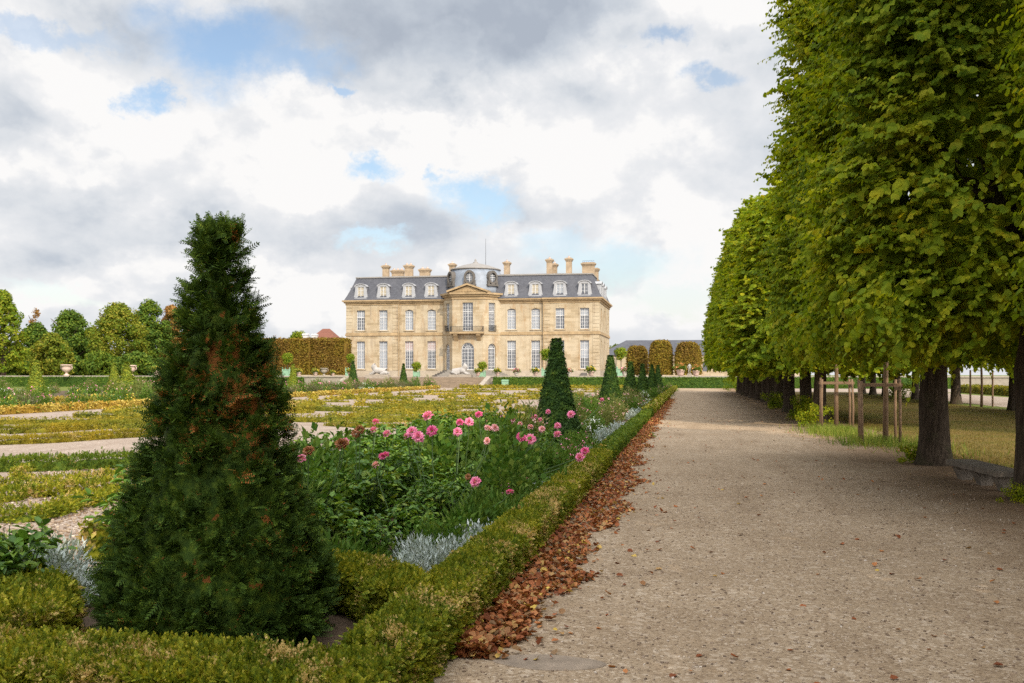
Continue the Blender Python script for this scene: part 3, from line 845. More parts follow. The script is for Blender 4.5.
# dormers
def dormer_mesh():
    mb = MB()
    W, H = .93, 2.35
    for s in (-1, 1): mb.box(*sorted((s * W, s * .56))[:1], 0, 0, sorted((s * W, s * .56))[1], 1.9, H - .55)
    mb.box(-W - .1, -.1, -.14, W + .1, 1.2, -.002)
    N = 10; arc = [(-W * math.cos(math.pi * k / N), H - .548 + .42 * math.sin(math.pi * k / N)) for k in range(N + 1)]
    mb.prism(arc, 0, 2.3)
    arc2 = [(-(W + .16) * math.cos(math.pi * k / N), H - .55 + .52 * math.sin(math.pi * k / N)) for k in range(N + 1)]
    for k in range(N): mb.prism([arc2[k], arc2[k + 1], arc[k + 1], arc[k]], -.14, 2.3)
    for s in (-1, 1):
        mb.prism([(s * W, 0), (s * (W + .26), 0), (s * (W + .16), .5), (s * (W + .02), 1.4), (s * W, 1.4)][::s], .02, .24)
    return mb.mesh('dormer')
DMESH = dormer_mesh(); DMESH.materials.append(DORM)
DF = win_mesh(1.12, 1.8, 3, 2, 0); DF.materials.append(WHITE)
DP = {}
def dormer(x, y, z, rz, blind):
    o = link('dormer', DMESH, None, ROOT, (x - RO.x, y - RO.y, z - RO.z), (0, 0, rz))
    f = link('window', DF, None, o, (0, .14, 0))
    if blind.name not in DP:
        DP[blind.name] = pane_mesh(1.12, 1.8); DP[blind.name].materials.append(blind)
        for v in DP[blind.name].vertices: v.co.y += .14
    link('shutter' if blind is not GLASS else 'pane', DP[blind.name], None, o)
for i, x in enumerate(bays_l + bays_r):
    dormer(x, BY - .36, Z0 + .42, 0, GLASS if i == 7 else (BLINDC if i != 6 else BLIND))
for y in (2.6, 6.4, 11.5): dormer(BX1 + .06, BY - PROJ + y, Z0 + .42, math.pi / 2, BLIND)
dormer(BX0 - .06, BY + 3.0, Z0 + .42, -math.pi / 2, BLIND)

# rotunda dome and cap
DC = (RC + .1, BY + 2.55)
mb = MB(); mb.lathe([(4.75, ZR + .58), (4.62, 15.4), (4.45, 16.6), (4.2, 17.7), (3.98, 18.6)], 40, (DC[0], DC[1], 0))
dome = B(mb, 'dome', ZINC, smooth=True)
mb = MB(); mb.lathe([(4.0, 18.56), (4.16, 18.62), (4.16, 18.78), (3.95, 18.86), (2.2, 19.45), (.45, 19.85), (.42, 20.0), (.16, 20.15), (.18, 20.35), (.03, 20.6)], 40, (DC[0], DC[1], 0))
B(mb, 'dome_cap', ROOFTOP, dome, smooth=True)
mb = MB(); mb.tube([(XatY(485.7, 160), 160, 18.9), (XatY(485.7, 160), 160, 23.9)], [.04, .02], 6); B(mb, 'antenna', IRON)
for a in (-48, 0, 48):
    r = math.radians(a); rad = 4.5
    o = MB()
    N = 14
    ringp = lambda s: [(s * .62 * math.cos(6.283 * k / N), s * .78 * math.sin(6.283 * k / N)) for k in range(N)]
    A_, B_ = ringp(1.0), ringp(1.45)
    for k in range(N): o.prism([A_[k], A_[(k + 1) % N], B_[(k + 1) % N], B_[k]], -.35, .9)
    o.box(-1.05, -.38, -1.35, 1.05, .7, -1.08); o.box(-.95, -.30, -1.078, -.62, .6, -.5); o.box(.62, -.30, -1.078, .95, .6, -.5)
    M = Matrix.Translation((DC[0] + rad * math.sin(r), DC[1] - rad * math.cos(r), 17.15)) @ Matrix.Rotation(r, 4, 'Z')
    o.v = [tuple(M @ Vector(v)) for v in o.v]
    ob = B(o, 'oculus', m_plain('dark weathered dormer stone', (.10, .09, .08), .85, .25, 2), dome)
    p = MB(); p.prism(ringp(.99), -.02, .02)
    p.v = [tuple(M @ Vector(v)) for v in p.v]; B(p, 'pane', GLASS, ob)
    p = MB(); p.box(-.62, -.06, -.035, .62, -.025, .035); p.box(-.035, -.062, -.78, .035, -.024, .78); p.box(-.5, -.06, .32, .5, -.025, .37); p.box(-.5, -.06, -.37, .5, -.025, -.32)
    p.v = [tuple(M @ Vector(v)) for v in p.v]; B(p, 'glazing', WHITE, ob)

# chimneys
CHIM = m_plain('weathered chimney stone', (.30, .225, .15), .9, .3, 1.5, .3)
def chimney(px, y, wx, ztop, pots=0, potm=TERRA):
    x = XatY(px, y); mb = MB(); h = wx / 2
    mb.box(x - h, y - .45, 17.2, x + h, y + .45, ztop - .55)
    mb.box(x - h - .1, y - .55, ztop - .55, x + h + .1, y + .55, ztop - .35); mb.box(x - h - .22, y - .66, ztop - .348, x + h + .22, y + .66, ztop - .14)
    mb.box(x - h + .02, y - .44, ztop - .138, x + h - .02, y + .44, ztop)
    c = B(mb, 'chimney', CHIM)
    for i in range(pots):
        p = MB(); p.lathe([(.15, 0), (.17, .05), (.12, .25), (.15, .3)], 8, (x - h + (i + .5) * wx / pots, y, ztop)); B(p, 'chimney_pot', potm, c)
BLUEPOT = m_plain('blue grey chimney pot', (.22, .30, .40), .6)
for a in ((386, 162, 1.0, 20.1, 1), (398, 165, 2.0, 19.6, 3), (409, 162, 1.3, 20.1, 2), (425, 163, 1.7, 19.5, 2), (452.5, 163, .9, 20.3, 1),
          (507, 162, .9, 20.3, 1), (549.6, 161, .9, 20.5, 1), (554.6, 163.5, .8, 20.0, 1), (569, 161, .9, 20.6, 1)): chimney(*a)
chimney(588.5, 162, 2.0, 19.9, 6, BLUEPOT); chimney(596, 166, .8, 19.4, 0)
mb = MB(); mb.tube([(BRK_L - .1, BY - PROJ - .12, BZ), (BRK_L - .1, BY - PROJ - .12, Z_COR - .3)], [.06, .06], 8); B(mb, 'downpipe', LIME_O)
mb = MB(); mb.tube([(BRK_R + .1, BY - PROJ - .12, BZ), (BRK_R + .1, BY - PROJ - .12, Z_COR - .3)], [.06, .06], 8); B(mb, 'downpipe', LIME_O)

# door steps under the rotunda
mb = MB()
for k in range(5):
    o = 2.4 - k * .42
    mb.zprism([(RC - 4.0 - o, BY - .6), (RC - 2.4 - o * .7, RYF - 1.1 - o), (RC + 2.4 + o * .7, RYF - 1.1 - o), (RC + 4.0 + o, BY - .6)], BZ + k * .2 + (.003 if k else 0), BZ + (k + 1) * .2)
tag(mb.build('door_steps', m_plain('grey door step stone', (.20, .18, .155), .9, .2, 1.5)), kind='structure')


# ------------------------------------------------------------------ terrace, steps
TY, TZ = 122.6, 1.2
SX0, SX1 = -43.0, -25.2           # the opening of the broad steps
sheet('terrace', -140, TY + .3, 60, 210, TZ + .09, GRAVELP)
for i, (xa, xb, lab) in enumerate(((-140, SX0, 'low stone retaining wall with pale coping left of the broad steps'), (SX1, 60, 'low stone retaining wall with pale coping right of the broad steps'))):
    t_ = thing('terrace_wall', lab, 'wall', ((xa + xb) / 2, TY, 0))
    mb = MB(); mb.box(xa - t_.location.x, -.2, -.2, xb - t_.location.x, .3, TZ + .08); mb.build('wall', STONE_P, t_)
    mb = MB(); mb.bbox(xa - t_.location.x, -.32, TZ + .083, xb - t_.location.x, .36, TZ + .27, .03); mb.build('coping', STONE_P, t_)
mb = MB()
for k in range(9):
    mb.box(SX0, TY - 4.3 + k * .52, 0 if k == 0 else k * .142 + .003, SX1, TY + .5, (k + 1) * .142)
tag(mb.build('garden_steps', m_plain('brown worn step stone', (.20, .15, .105), .9, .25, 1.3, .5)), kind='structure')
for x, lab in ((SX0 - .35, 'sloping stone cheek wall on the left edge of the garden steps'), (SX1 + .35, 'sloping stone cheek wall on the right edge of the garden steps')):
    mb = MB(); mb.prism([(TY - 5.2, 0), (TY - .34, 0), (TY - .34, 1.42), (TY - 5.2, .32)], -.3, .3)
    M = Matrix.Translation((x, 0, 0)) @ Matrix.Rotation(math.pi / 2, 4, 'Z')
    mb.v = [tuple(M @ Vector(v)) for v in mb.v]
    tag(mb.build('cheek_wall', STONE_P), lab, 'wall')


# ------------------------------------------------------------------ foliage builders
def hedge_mesh(pts, width, height, leaf, dens, rough=.04, tmpl=LEAF_Q, core=True, base=0.02, taper=False, shoulder=.10, inset=None):
    """hedge ribbon along a polyline of ground points (local), leaves over top, sides and ends"""
    pts = np.array([(p[0], p[1]) for p in pts], dtype=float)
    seg = np.diff(pts, axis=0); L = np.linalg.norm(seg, axis=1); tot = L.sum(); cum = np.concatenate([[0], np.cumsum(L)])
    def at(s):
        i = np.clip(np.searchsorted(cum, s, side='right') - 1, 0, len(L) - 1)
        f = (s - cum[i]) / L[i]
        d = seg[i] / L[i][:, None]
        return pts[i] + seg[i] * f[:, None], d
    area = tot * (width + 2 * height) + 2 * width * height
    n = int(area * dens)
    s = RNG.uniform(0, tot, n)
    r = RNG.uniform(0, width + 2 * height, n)
    c, d = at(s); nrm = np.stack([-d[:, 1], d[:, 0]], 1)
    side_l, side_r = r < height, r > height + width
    off = np.where(side_l, -width / 2, np.where(side_r, width / 2, r - height - width / 2))
    z = np.where(side_l, r, np.where(side_r, r - height - width, height))
    # ends
    ne = 0 if taper else int(2 * width * height * dens); e = RNG.random(ne) < .5
    c2, d2 = at(np.where(e, 1e-4, tot - 1e-4)); n2 = np.stack([-d2[:, 1], d2[:, 0]], 1)
    off2 = RNG.uniform(-width / 2, width / 2, ne); z2 = RNG.uniform(0, height, ne)
    if taper:
        tw = np.sqrt(np.clip(1 - np.abs(2 * s / tot - 1) ** 5, .02, 1)); off = off * tw; z = z * (.35 + .65 * tw)
    P = np.concatenate([np.column_stack([c + nrm * off[:, None], z]), np.column_stack([c2 + n2 * off2[:, None], z2])])
    N = np.concatenate([np.column_stack([nrm * np.sign(off * (side_l | side_r))[:, None], (~(side_l | side_r)).astype(float)]),
                        np.column_stack([d2 * np.where(e, -1, 1)[:, None], np.zeros(ne)])])
    # round the shoulders and add an uneven surface
    hz = np.clip(z / height, 0, 1) if height > 0 else z
    edge = np.clip((np.abs(np.concatenate([off, off2])) / (width / 2) - .72) / .28, 0, 1)
    P[:, 2] -= np.concatenate([np.where(side_l | side_r, 0, 1), np.zeros(ne)]) * edge ** 2 * height * shoulder
    lump = np.sin(P[:, 0] * 6.1 + P[:, 1] * 3.3) * np.sin(P[:, 1] * 5.3 - P[:, 0] * 2.1 + 1) * .6 + np.sin(P[:, 0] * 15 + P[:, 2] * 9) * np.sin(P[:, 1] * 17) * .4
    if tmpl is BOX_SPRIG: lump = lump * .5 + (np.sin(P[:, 0] * 41 + 2 * np.sin(P[:, 1] * 13)) * np.sin(P[:, 1] * 37 + 2 * np.sin(P[:, 2] * 17 + P[:, 0] * 11)) * np.cos(P[:, 2] * 29)) * .9
    P += N * (lump[:, None] * rough + RNG.normal(0, rough * .5, (len(P), 1)) - leaf * .35)
    P[:, 2] += base
    P[:, 2] = np.maximum(P[:, 2], .015)
    out = N + RNG.normal(0, .55, N.shape); out[:, 2] += .25
    if tmpl is BOX_SPRIG or tmpl is YEW_SPRIG: R = aim(out, unit(len(P)) + N * .3)
    else: R = frames(out)
    V, Fc = scatter(*tmpl, P, R, leaf * RNG.uniform(.7, 1.35, len(P)))
    parts = [(V, Fc)]
    if core:
        m = max(2, int(tot / .12)); m = min(m, 700); ss = np.linspace(0.03, tot - .03, m)
        c, d = at(ss); nrm = np.stack([-d[:, 1], d[:, 0]], 1)
        ins = (rough * 1.3 + leaf * .25) if inset is None else inset
        w2 = width / 2 - ins; h2 = height - ins
        prof = [(-w2, 0), (-w2, h2 * (.98 - shoulder)), (-w2 * (.9 - shoulder), h2), (w2 * (.9 - shoulder), h2), (w2, h2 * (.98 - shoulder)), (w2, 0)]
        if taper: twc = np.sqrt(np.clip(1 - np.abs(2 * ss / tot - 1) ** 5, .02, 1))
        else: twc = np.ones(m)
        rings = np.stack([np.column_stack([c + nrm * (o * twc)[:, None], max(z_, 0.0) * (.35 + .65 * twc) + base]) for o, z_ in prof], 1)
        rings += RNG.normal(0, rough * .3, rings.shape); rings[:, (0, 5), 2] = .0
        CV = rings.reshape(-1, 3); k = len(prof)
        i = np.arange(m - 1)[:, None] * k + np.arange(k - 1)[None]
        CF = np.stack([i, i + 1, i + k + 1, i + k], 2).reshape(-1, 4)
        caps = np.array([[0, 1, 4, 5], [1, 2, 3, 4]]); CF = np.concatenate([CF, caps, caps + (m - 1) * k])
        parts.append((CV, CF))
    V, Fs, _ = join(parts)
    return np_mesh('hedge', V, Fs)

def hedge(name, pts, width, height, leaf, dens, m, label, cat='hedge', group=None, **kw):
    c = Vector((sum(p[0] for p in pts) / len(pts), sum(p[1] for p in pts) / len(pts), kw.pop('z', 0)))
    loc = [(p[0] - c.x, p[1] - c.y) for p in pts]
    return tag(link(name, hedge_mesh(loc, width, height, leaf, dens, **kw), m, loc=c), label, cat, group)

def crown_blobs(blobs, leaf, per, tmpl=LEAF_Q, inner=.25, droop=.0):
    """leaves on the skins of many overlapping blobs [(x,y,z,rx,ry,rz)]"""
    Bl = np.array(blobs, dtype=float); n = len(Bl)
    idx = np.repeat(np.arange(n), per)
    u = unit(len(idx)); rad = 1 - np.abs(RNG.normal(0, inner, len(idx)))
    P = Bl[idx, :3] + u * Bl[idx, 3:] * rad[:, None]
    N = u + RNG.normal(0, .45, u.shape); N[:, 2] += .35
    R = frames(N)
    return scatter(*tmpl, P, R, leaf * RNG.uniform(.65, 1.35, len(P)))

def trunk_mesh(h, r, limbs=6, spread=2.0, lift=2.5, flare=1.5, n=14):
    mb = MB()
    zs = [0, .06, .15, .35, .7, 1.2, 1.8, h * .6 if h > 3 else h * .9, h]
    zs = sorted(set(z for z in zs if z <= h))
    mb.tube([(random.uniform(-.02, .02) * z, random.uniform(-.02, .02) * z, z - .05) for z in zs],
            [r * (1 + (flare - 1) * math.exp(-z / .22)) * (1 - .25 * z / max(h, 1)) for z in zs], n, 0, .06)
    for k in range(limbs):
        a = 6.283 * k / limbs + random.uniform(-.4, .4); z0 = h * random.uniform(.7, .98)
        p = [(0, 0, z0)]; rr = [r * .5]
        for j in (1, 2, 3):
            p.append((math.cos(a) * spread * j / 3 + random.uniform(-.15, .15), math.sin(a) * spread * j / 3 + random.uniform(-.15, .15), z0 + lift * (j / 3) ** .8 + random.uniform(-.1, .1))); rr.append(r * .5 * (1 - j * .28))
        mb.tube(p, rr, 7, 0, .05)
    return mb.mesh('trunk', True)


# ------------------------------------------------------------------ clipped lindens of the avenue
CZ0, CZ1 = 1.75, 11.4
def linden_crown(seed, n_cl, per, leaf, n_in=130, taper=.95, CZ1=11.4, CZ0=1.75, wide=3.05):
    r = np.random.default_rng(seed)
    def half(z):
        t = (z - CZ0) / (CZ1 - CZ0)
        hx = wide - taper * np.clip((t - .25) / .75, 0, 1) ** 1.3
        hx = hx * np.sqrt(np.clip(1 - np.clip((t - .86) / .17, 0, 1) ** 2 * .75, .05, 1)) * (1 - .22 * np.clip((.08 - t) / .08, 0, 1))
        hy = 2.42 * (1 - .12 * np.clip(t, 0, 1)) * np.sqrt(np.clip(1 - np.clip((t - .86) / .17, 0, 1) ** 2 * .6, .05, 1))
        return hx, hy
    z = r.uniform(CZ0 + .1, CZ1 - .15, n_cl); a = r.uniform(0, 2 * np.pi, n_cl)
    hx, hy = half(z)
    e = 2 / 3.6
    ca, sa = np.cos(a), np.sin(a)
    x = hx * np.sign(ca) * np.abs(ca) ** e; y = hy * np.sign(sa) * np.abs(sa) ** e
    nx, ny = ca / hx * 3, sa / hy * 3
    nrm = np.stack([nx, ny, .15 * np.ones(n_cl)], 1)
    # top and underside
    nt = n_cl // 7
    zt = np.full(nt, CZ1 - .25); hxt, hyt = half(zt)
    xt, yt = r.uniform(-1, 1, nt) * hxt, r.uniform(-1, 1, nt) * hyt
    nb = n_cl // 6
    xb, yb = r.uniform(-1, 1, nb) * 2.7, r.uniform(-1, 1, nb) * 2.6
    zb = CZ0 + .25 + .35 * (1 - np.maximum(np.abs(xb) / 2.7, np.abs(yb) / 2.6))
    C = np.concatenate([np.stack([x, y, z], 1), np.stack([xt, yt, zt], 1), np.stack([xb, yb, zb], 1)])
    N = np.concatenate([nrm, np.tile([0, 0, 1.], (nt, 1)), np.tile([0, 0, -.5], (nb, 1))])
    N /= np.linalg.norm(N, axis=1, keepdims=True)
    bulge = .22 * np.sin(C[:, 2] * 1.7 + seed) * np.cos(C[:, 1] * 1.3 + C[:, 0] * .9) + r.normal(0, .17, len(C)) - .24
    C = C + N * bulge[:, None]
    # every clump is a few drooping sprays: twigs with leaves set alternately along them
    tw, lv = per // 13, 13
    idx = np.repeat(np.arange(len(C)), tw); nt_ = len(idx)
    st = C[idx] - N[idx] * .16 + r.normal(0, .10, (nt_, 3))
    dr = N[idx] * .75 + r.normal(0, .48, (nt_, 3)) + np.array([0, 0, .18]); dr /= np.linalg.norm(dr, axis=1, keepdims=True)
    ln = r.uniform(.32, .62, nt_)
    q = (np.arange(lv) + .5) / lv
    P = st[:, None] + dr[:, None] * (q[None, :, None] * ln[:, None, None]); P[:, :, 2] -= (q ** 2)[None] * ln[:, None] * .33
    sd_ = np.cross(dr, np.array([0, 0, 1.])); sd_ /= np.linalg.norm(sd_, axis=1, keepdims=True) + 1e-6
    alt = np.where(np.arange(lv) % 2 == 0, 1, -1)
    X = dr[:, None] * .55 + sd_[:, None] * alt[None, :, None] * .8 + np.array([0, 0, -.75]) * (.4 + q)[None, :, None] + r.normal(0, .28, P.shape)
    P = P.reshape(-1, 3); X = X.reshape(-1, 3)
    out = np.repeat(N[idx], lv, 0) * .75 + np.array([0, 0, .75]) + r.normal(0, .33, P.shape)
    S = leaf * np.tile(1.25 - .6 * q, nt_) * np.repeat(r.choice([.75, 1.0, 1.25], nt_), lv) * r.uniform(.8, 1.2, len(P))
    V, Fc = scatter(*LIND, P, aim(X, out), S)
    # protruding shoots
    ns = n_cl // 3; k = r.integers(0, len(C), ns); base = C[k]
    steps = np.arange(6)
    keepk = C[k][:, 2] > CZ0 + 1.0; k = k[keepk]; ns = len(k); base = C[k]
    dirs = N[k] * .8 + r.normal(0, .35, (ns, 3)) + np.array([0, 0, .35]); dirs /= np.linalg.norm(dirs, axis=1, keepdims=True)
    SP = (base[:, None] + dirs[:, None] * (.10 + steps[None, :, None] * .065)).reshape(-1, 3)
    so = r.normal(0, .6, SP.shape) + np.array([0, 0, .6])
    V2, F2 = scatter(*LIND, SP, frames(so), leaf * r.uniform(.55, 1.05, len(SP)))
    # inner leaves that close the view through
    ni = n_in * 20; zi = r.uniform(CZ0 + .5, CZ1 - .6, ni); hxi, hyi = half(zi)
    Pi = np.stack([r.uniform(-.72, .72, ni) * hxi, r.uniform(-.8, .8, ni) * hyi, zi], 1)
    V3, F3 = scatter(*LEAF_Q, Pi, frames(unit(ni)), .34 * r.uniform(.8, 1.3, ni))
    V, Fs, _ = join([(V, Fc), (V2, F2), (V3, F3)])
    return np_mesh('crown', V, Fs)

CR_NEAR = [linden_crown(11, 1900, 65, .086, taper=.55, CZ1=12.0, CZ0=2.05, wide=2.82), linden_crown(12, 1900, 65, .086, taper=.55, CZ1=12.0, CZ0=2.05, wide=2.82)]
CR_FAR = [linden_crown(21, 950, 26, .16, 90, taper=1.35, CZ1=11.1, CZ0=2.3), linden_crown(22, 950, 26, .16, 90, taper=1.35, CZ1=11.1, CZ0=2.3)]
for m_ in CR_NEAR + CR_FAR: m_.materials.append(LINDEN)
TRK = [trunk_mesh(3.6, .25), trunk_mesh(3.6, .27), trunk_mesh(3.6, .23)]
for m_ in TRK: m_.materials.append(BARK)
ORD = ['first', 'second', 'third', 'fourth', 'fifth', 'sixth', 'seventh', 'eighth', 'ninth', 'tenth', 'eleventh', 'twelfth', 'thirteenth', 'fourteenth']
def linden(x, y, near, label, group, k, sc=1.0, sh=1.0):
    t_ = thing('linden_tree', label, 'tree', (x, y, 0), (0, math.pi)[k % 2], group)
    link('trunk', TRK[k % 3], None, t_, rot=(0, 0, k * 1.3))
    link('crown', (CR_NEAR if near else CR_FAR)[(k // 2) % 2], None, t_, scale=(sc, 1, sh * (1 + .02 * ((k * 7) % 3 - 1))))
    return t_
GR = 'clipped lindens lining the gravel path'
linden(4.57, 14.4, True, 'clipped linden whose trunk is cut by the right edge beside the stone bench', GR, 0)
linden(4.50, 19.7, True, 'big clipped linden with wide dark trunk just behind the stone bench', GR, 1)
for i in range(12):
    linden(4.42 + random.uniform(-.08, .08), 35.3 + 5.2 * i, False, '%s clipped linden beyond the two staked saplings' % ORD[i].capitalize(), GR, i + 2, 1.0, (.74, .80, .86, .92)[i] if i < 4 else 1.0)
for i, y in enumerate((9.2, 4.0, -1.2, -6.4, -11.6, -16.8)):
    if y > 5: lab = 'clipped linden whose leaves fill the upper right corner, trunk out of view'
    else: lab = 'clipped linden of the avenue standing behind the viewpoint'
    linden({9.2: 6.1, 4.0: 6.5}.get(y, 4.85), y, y > 5, lab, GR if y > 5 else 'lindens behind the viewpoint', i + 1)
j = 0
for i in range(13):
    y = 28.4 + 5.2 * i
    if i in (5,): continue
    linden(14.7 + random.uniform(-.1, .1), y, False, '%s clipped linden of the farther row across the dry lawn' % ORD[j].capitalize(), 'clipped lindens of the farther row', i + 1); j += 1

# saplings inside their post guards
def guard(x, y, label, s=.42):
    t_ = thing('tree_guard', label, 'tree guard', (x, y, 0), random.uniform(-.1, .1), 'post guards round the saplings')
    for sx in (-1, 1):
        for sy in (-1, 1):
            mb = MB(); h = 1.55 + random.uniform(-.04, .06)
            mb.tube([(sx * s, sy * s, -.1), (sx * s + random.uniform(-.02, .02), sy * s, h * .5), (sx * s + random.uniform(-.03, .03), sy * s, h)], [.036, .034, .032], 9, 0, .04)
            mb.build('post', STAKE, t_, True)
    for sgn in (-1, 1):
        mb = MB(); mb.box(-s - .05, sgn * s - .022, 1.40, s + .05, sgn * s + .022, 1.475); mb.build('rail', STAKE, t_)
        mb = MB(); mb.box(sgn * s - .02, -s - .05, 1.40 - .08, sgn * s + .02, s + .05, 1.397); mb.build('rail', STAKE, t_)
guard(4.50, 25.2, 'nearer guard of four wooden posts and rails in tall grass')
guard(4.25, 30.6, 'farther guard of four wooden posts and rails in tall grass')
sap_tr = MB(); sap_tr.tube([(0, 0, -.05), (.02, .01, 1.2), (-.02, .02, 2.6), (.03, 0, 4.4)], [.07, .06, .05, .015], 9, 0, .05)
for k in range(7):
    a = k * 2.4; z = 2.2 + k * .3
    sap_tr.tube([(0, 0, z), (math.cos(a) * .45, math.sin(a) * .45, z + .45), (math.cos(a) * .75, math.sin(a) * .75, z + .95)], [.025, .016, .006], 5)
SAPT = sap_tr.mesh('trunk', True); SAPT.materials.append(STAKE)
SAPC = np_mesh('crown', *crown_blobs([(random.uniform(-.55, .55), random.uniform(-.55, .55), random.uniform(2.1, 5.0), .4, .4, .4) for _ in range(34)], .11, 42, LEAF, .3)); SAPC.materials.append(LINDEN)
for x, y, lab in ((4.62, 25.1, 'young staked sapling inside the nearer post guard'), (4.25, 30.6, 'young staked sapling inside the farther post guard')):
    t_ = thing('sapling', lab, 'tree', (x, y, 0), x, 'young saplings'); link('trunk', SAPT, None, t_); link('crown', SAPC, None, t_)
t_ = thing('sapling', 'thin young tree between stakes in the farther row across the lawn', 'tree', (14.7, 54.4, 0)); link('trunk', SAPT, None, t_); link('crown', SAPC, None, t_)
for sx in (-.6, .6):
    mb = MB(); mb.tube([(0, 0, -.1), (0, 0, 1.9)], [.05, .045], 8)
    tag(mb.build('tree_stake', STAKE, loc=(14.7 + sx, 54.4 + sx * .4, 0)), 'thin dark stake beside the young tree across the lawn', 'stake', 'stakes of the young tree across the lawn')

# stone bench
t_ = thing('stone_bench', 'low old stone bench on three blocks beside the big linden trunk', 'bench', (4.42, 16.2, 0), math.radians(5))
mb = MB(); mb.bbox(-.23, -1.05, .235, .23, 1.05, .315, .022); mb.build('seat', STONE_OLD, t_)
for y in (-.82, 0, .82):
    mb = MB(); mb.prism([(-.075, -.02), (.075, -.02), (.09, .05), (.13, .13), (.185, .233), (-.185, .233), (-.13, .13), (-.09, .05)], y - .10, y + .10); mb.build('support', STONE_OLD, t_)

# sprouts at the foot of trunks
SPR = np_mesh('foliage', *crown_blobs([(random.gauss(0, .28), random.gauss(0, .28), random.uniform(.08, .8), .2, .2, .2) for _ in range(26)], .075, 34, LEAF, .4)); SPR.materials.append(LINDEN)
for i, (px, zc, s, lab) in enumerate(((812, 32.0, .8, 'leafy green sprout clump against the first trunk beyond the saplings'), (800, 36.5, 1.0, 'dark leafy sprout clump at the second trunk beyond the saplings'), (774, 48, .9, 'small yellowish sprout clump low on a trunk down the avenue'),
                                       (738, 97.0, 1.5, 'bright rounded shrub at the far end of the tree row'), (912, 18.9, .38, 'low leafy sprout left of the big trunk by the bench'), (1021, 13.0, .3, 'low weed at the foot of the trunk on the right edge'),
                                       (901, 68, 1.2, 'leafy sprout clump round a trunk of the farther row'), (1017, 13.7, .28, 'leafy twig sprout low on the trunk at the right edge'))):
    p = D(px, zc); tag(link('sprout_bush', SPR, None, loc=p, rot=(0, 0, i), scale=s), lab, 'bush')
# hedge and box edging beyond the second path
hedge('box_hedge', [(24.5, 20), (24.6, 96)], 1.2, .7, .16, 60, BOXY, 'yellow green box hedge beyond the second path at the right edge', rough=.06)

# grass round the guards, lawn blades
def blades(xy, h, w, bend=.5):
    n = len(xy); a = RNG.uniform(0, 6.283, n); hh = h * RNG.uniform(.5, 1.3, n)
    ca, sa = np.cos(a), np.sin(a); l = RNG.normal(0, bend, n) * hh; lx, ly = l * RNG.normal(0, 1, n), l * RNG.normal(0, 1, n)
    b0 = np.column_stack([xy[:, 0] - ca * w / 2, xy[:, 1] - sa * w / 2, np.zeros(n)]); b1 = np.column_stack([xy[:, 0] + ca * w / 2, xy[:, 1] + sa * w / 2, np.zeros(n)])
    tp = np.column_stack([xy[:, 0] + lx, xy[:, 1] + ly, hh])
    V = np.stack([b0, b1, tp], 1).reshape(-1, 3); Fc = np.arange(3 * n).reshape(-1, 3)
    return V, Fc
xy = np.concatenate([RNG.normal(0, 1, (1300, 2)) * [.5, .8] + [4.5, 25.2], RNG.normal(0, 1, (2200, 2)) * [.4, 1.0] + [4.05, 29.6], RNG.normal(0, 1, (300, 2)) * [.5, 1.2] + [5.1, 22.8]])
tag(link('tall_grass', np_mesh('tall_grass', *blades(xy, .24, .018)), GRASS), 'fresh green tall grass round the staked saplings', 'grass', kind='stuff')
n = 90000; xy = np.column_stack([RNG.uniform(5.0, 14.5, n), 14 + 70 * RNG.random(n) ** 1.8])
keep = RNG.random(n) < np.clip((xy[:, 0] - 4.9 + np.sin(xy[:, 1]) * .3) / .9, .05, 1)
tag(link('lawn_grass', np_mesh('lawn_grass', *blades(xy[keep], .055, .014)), LAWN), 'short dry lawn grass between the tree rows', 'grass', kind='stuff')


# ------------------------------------------------------------------ path litter, pebbles, slab
n = 16000
yy = 5.8 + 62 * RNG.random(n) ** 2.0; wd = .42 + .10 * np.sin(yy * 1.7) + .08 * np.sin(yy * 4.1) + .05 * np.sin(yy * 9.3) + .24 * np.exp(-((yy - 14) / 5) ** 2)
xx = -1.46 + np.where(RNG.random(n) < .9, RNG.random(n) * wd, np.abs(RNG.normal(0, 1, n)) * wd * .8)
zz = .012 + RNG.random(n) * .07 * np.exp(-(xx + 1.4) / .35)
keep = (xx < .15)
xx, yy, zz = xx[keep], yy[keep], zz[keep]
CURL = (np.array([[0, 0, 0], [.25, -.38, .16], [.8, -.30, .22], [1, 0, .06], [.8, .30, .10], [.25, .38, .20], [.5, 0, -.02]]), np.array([[0, 1, 2, 6], [6, 2, 3, 4], [0, 6, 4, 5]]))
nn = np.column_stack([RNG.normal(0, .5, len(xx)), RNG.normal(0, .5, len(xx)), np.ones(len(xx))])
V, Fc = scatter(*CURL, np.column_stack([xx, yy, zz]), frames(nn), RNG.uniform(.03, .068, len(xx)))
tag(link('leaf_litter', np_mesh('leaf_litter', V, Fc), LITTER), 'drift of brown fallen leaves along the foot of the box hedge', 'fallen leaves', kind='stuff')
n = 420; yy = 5 + 45 * RNG.random(n) ** 1.7; xx = RNG.uniform(-.9, 5.0, n)
V, Fc = scatter(*CURL, np.column_stack([xx, yy, np.full(n, .015)]), frames(np.column_stack([RNG.normal(0, .25, n), RNG.normal(0, .25, n), np.ones(n)])), RNG.uniform(.03, .065, n))
tag(link('scattered_leaves', np_mesh('scattered_leaves', V, Fc), LITTER), 'single yellow and brown leaves scattered over the gravel path', 'fallen leaves', kind='stuff')
ICO = None
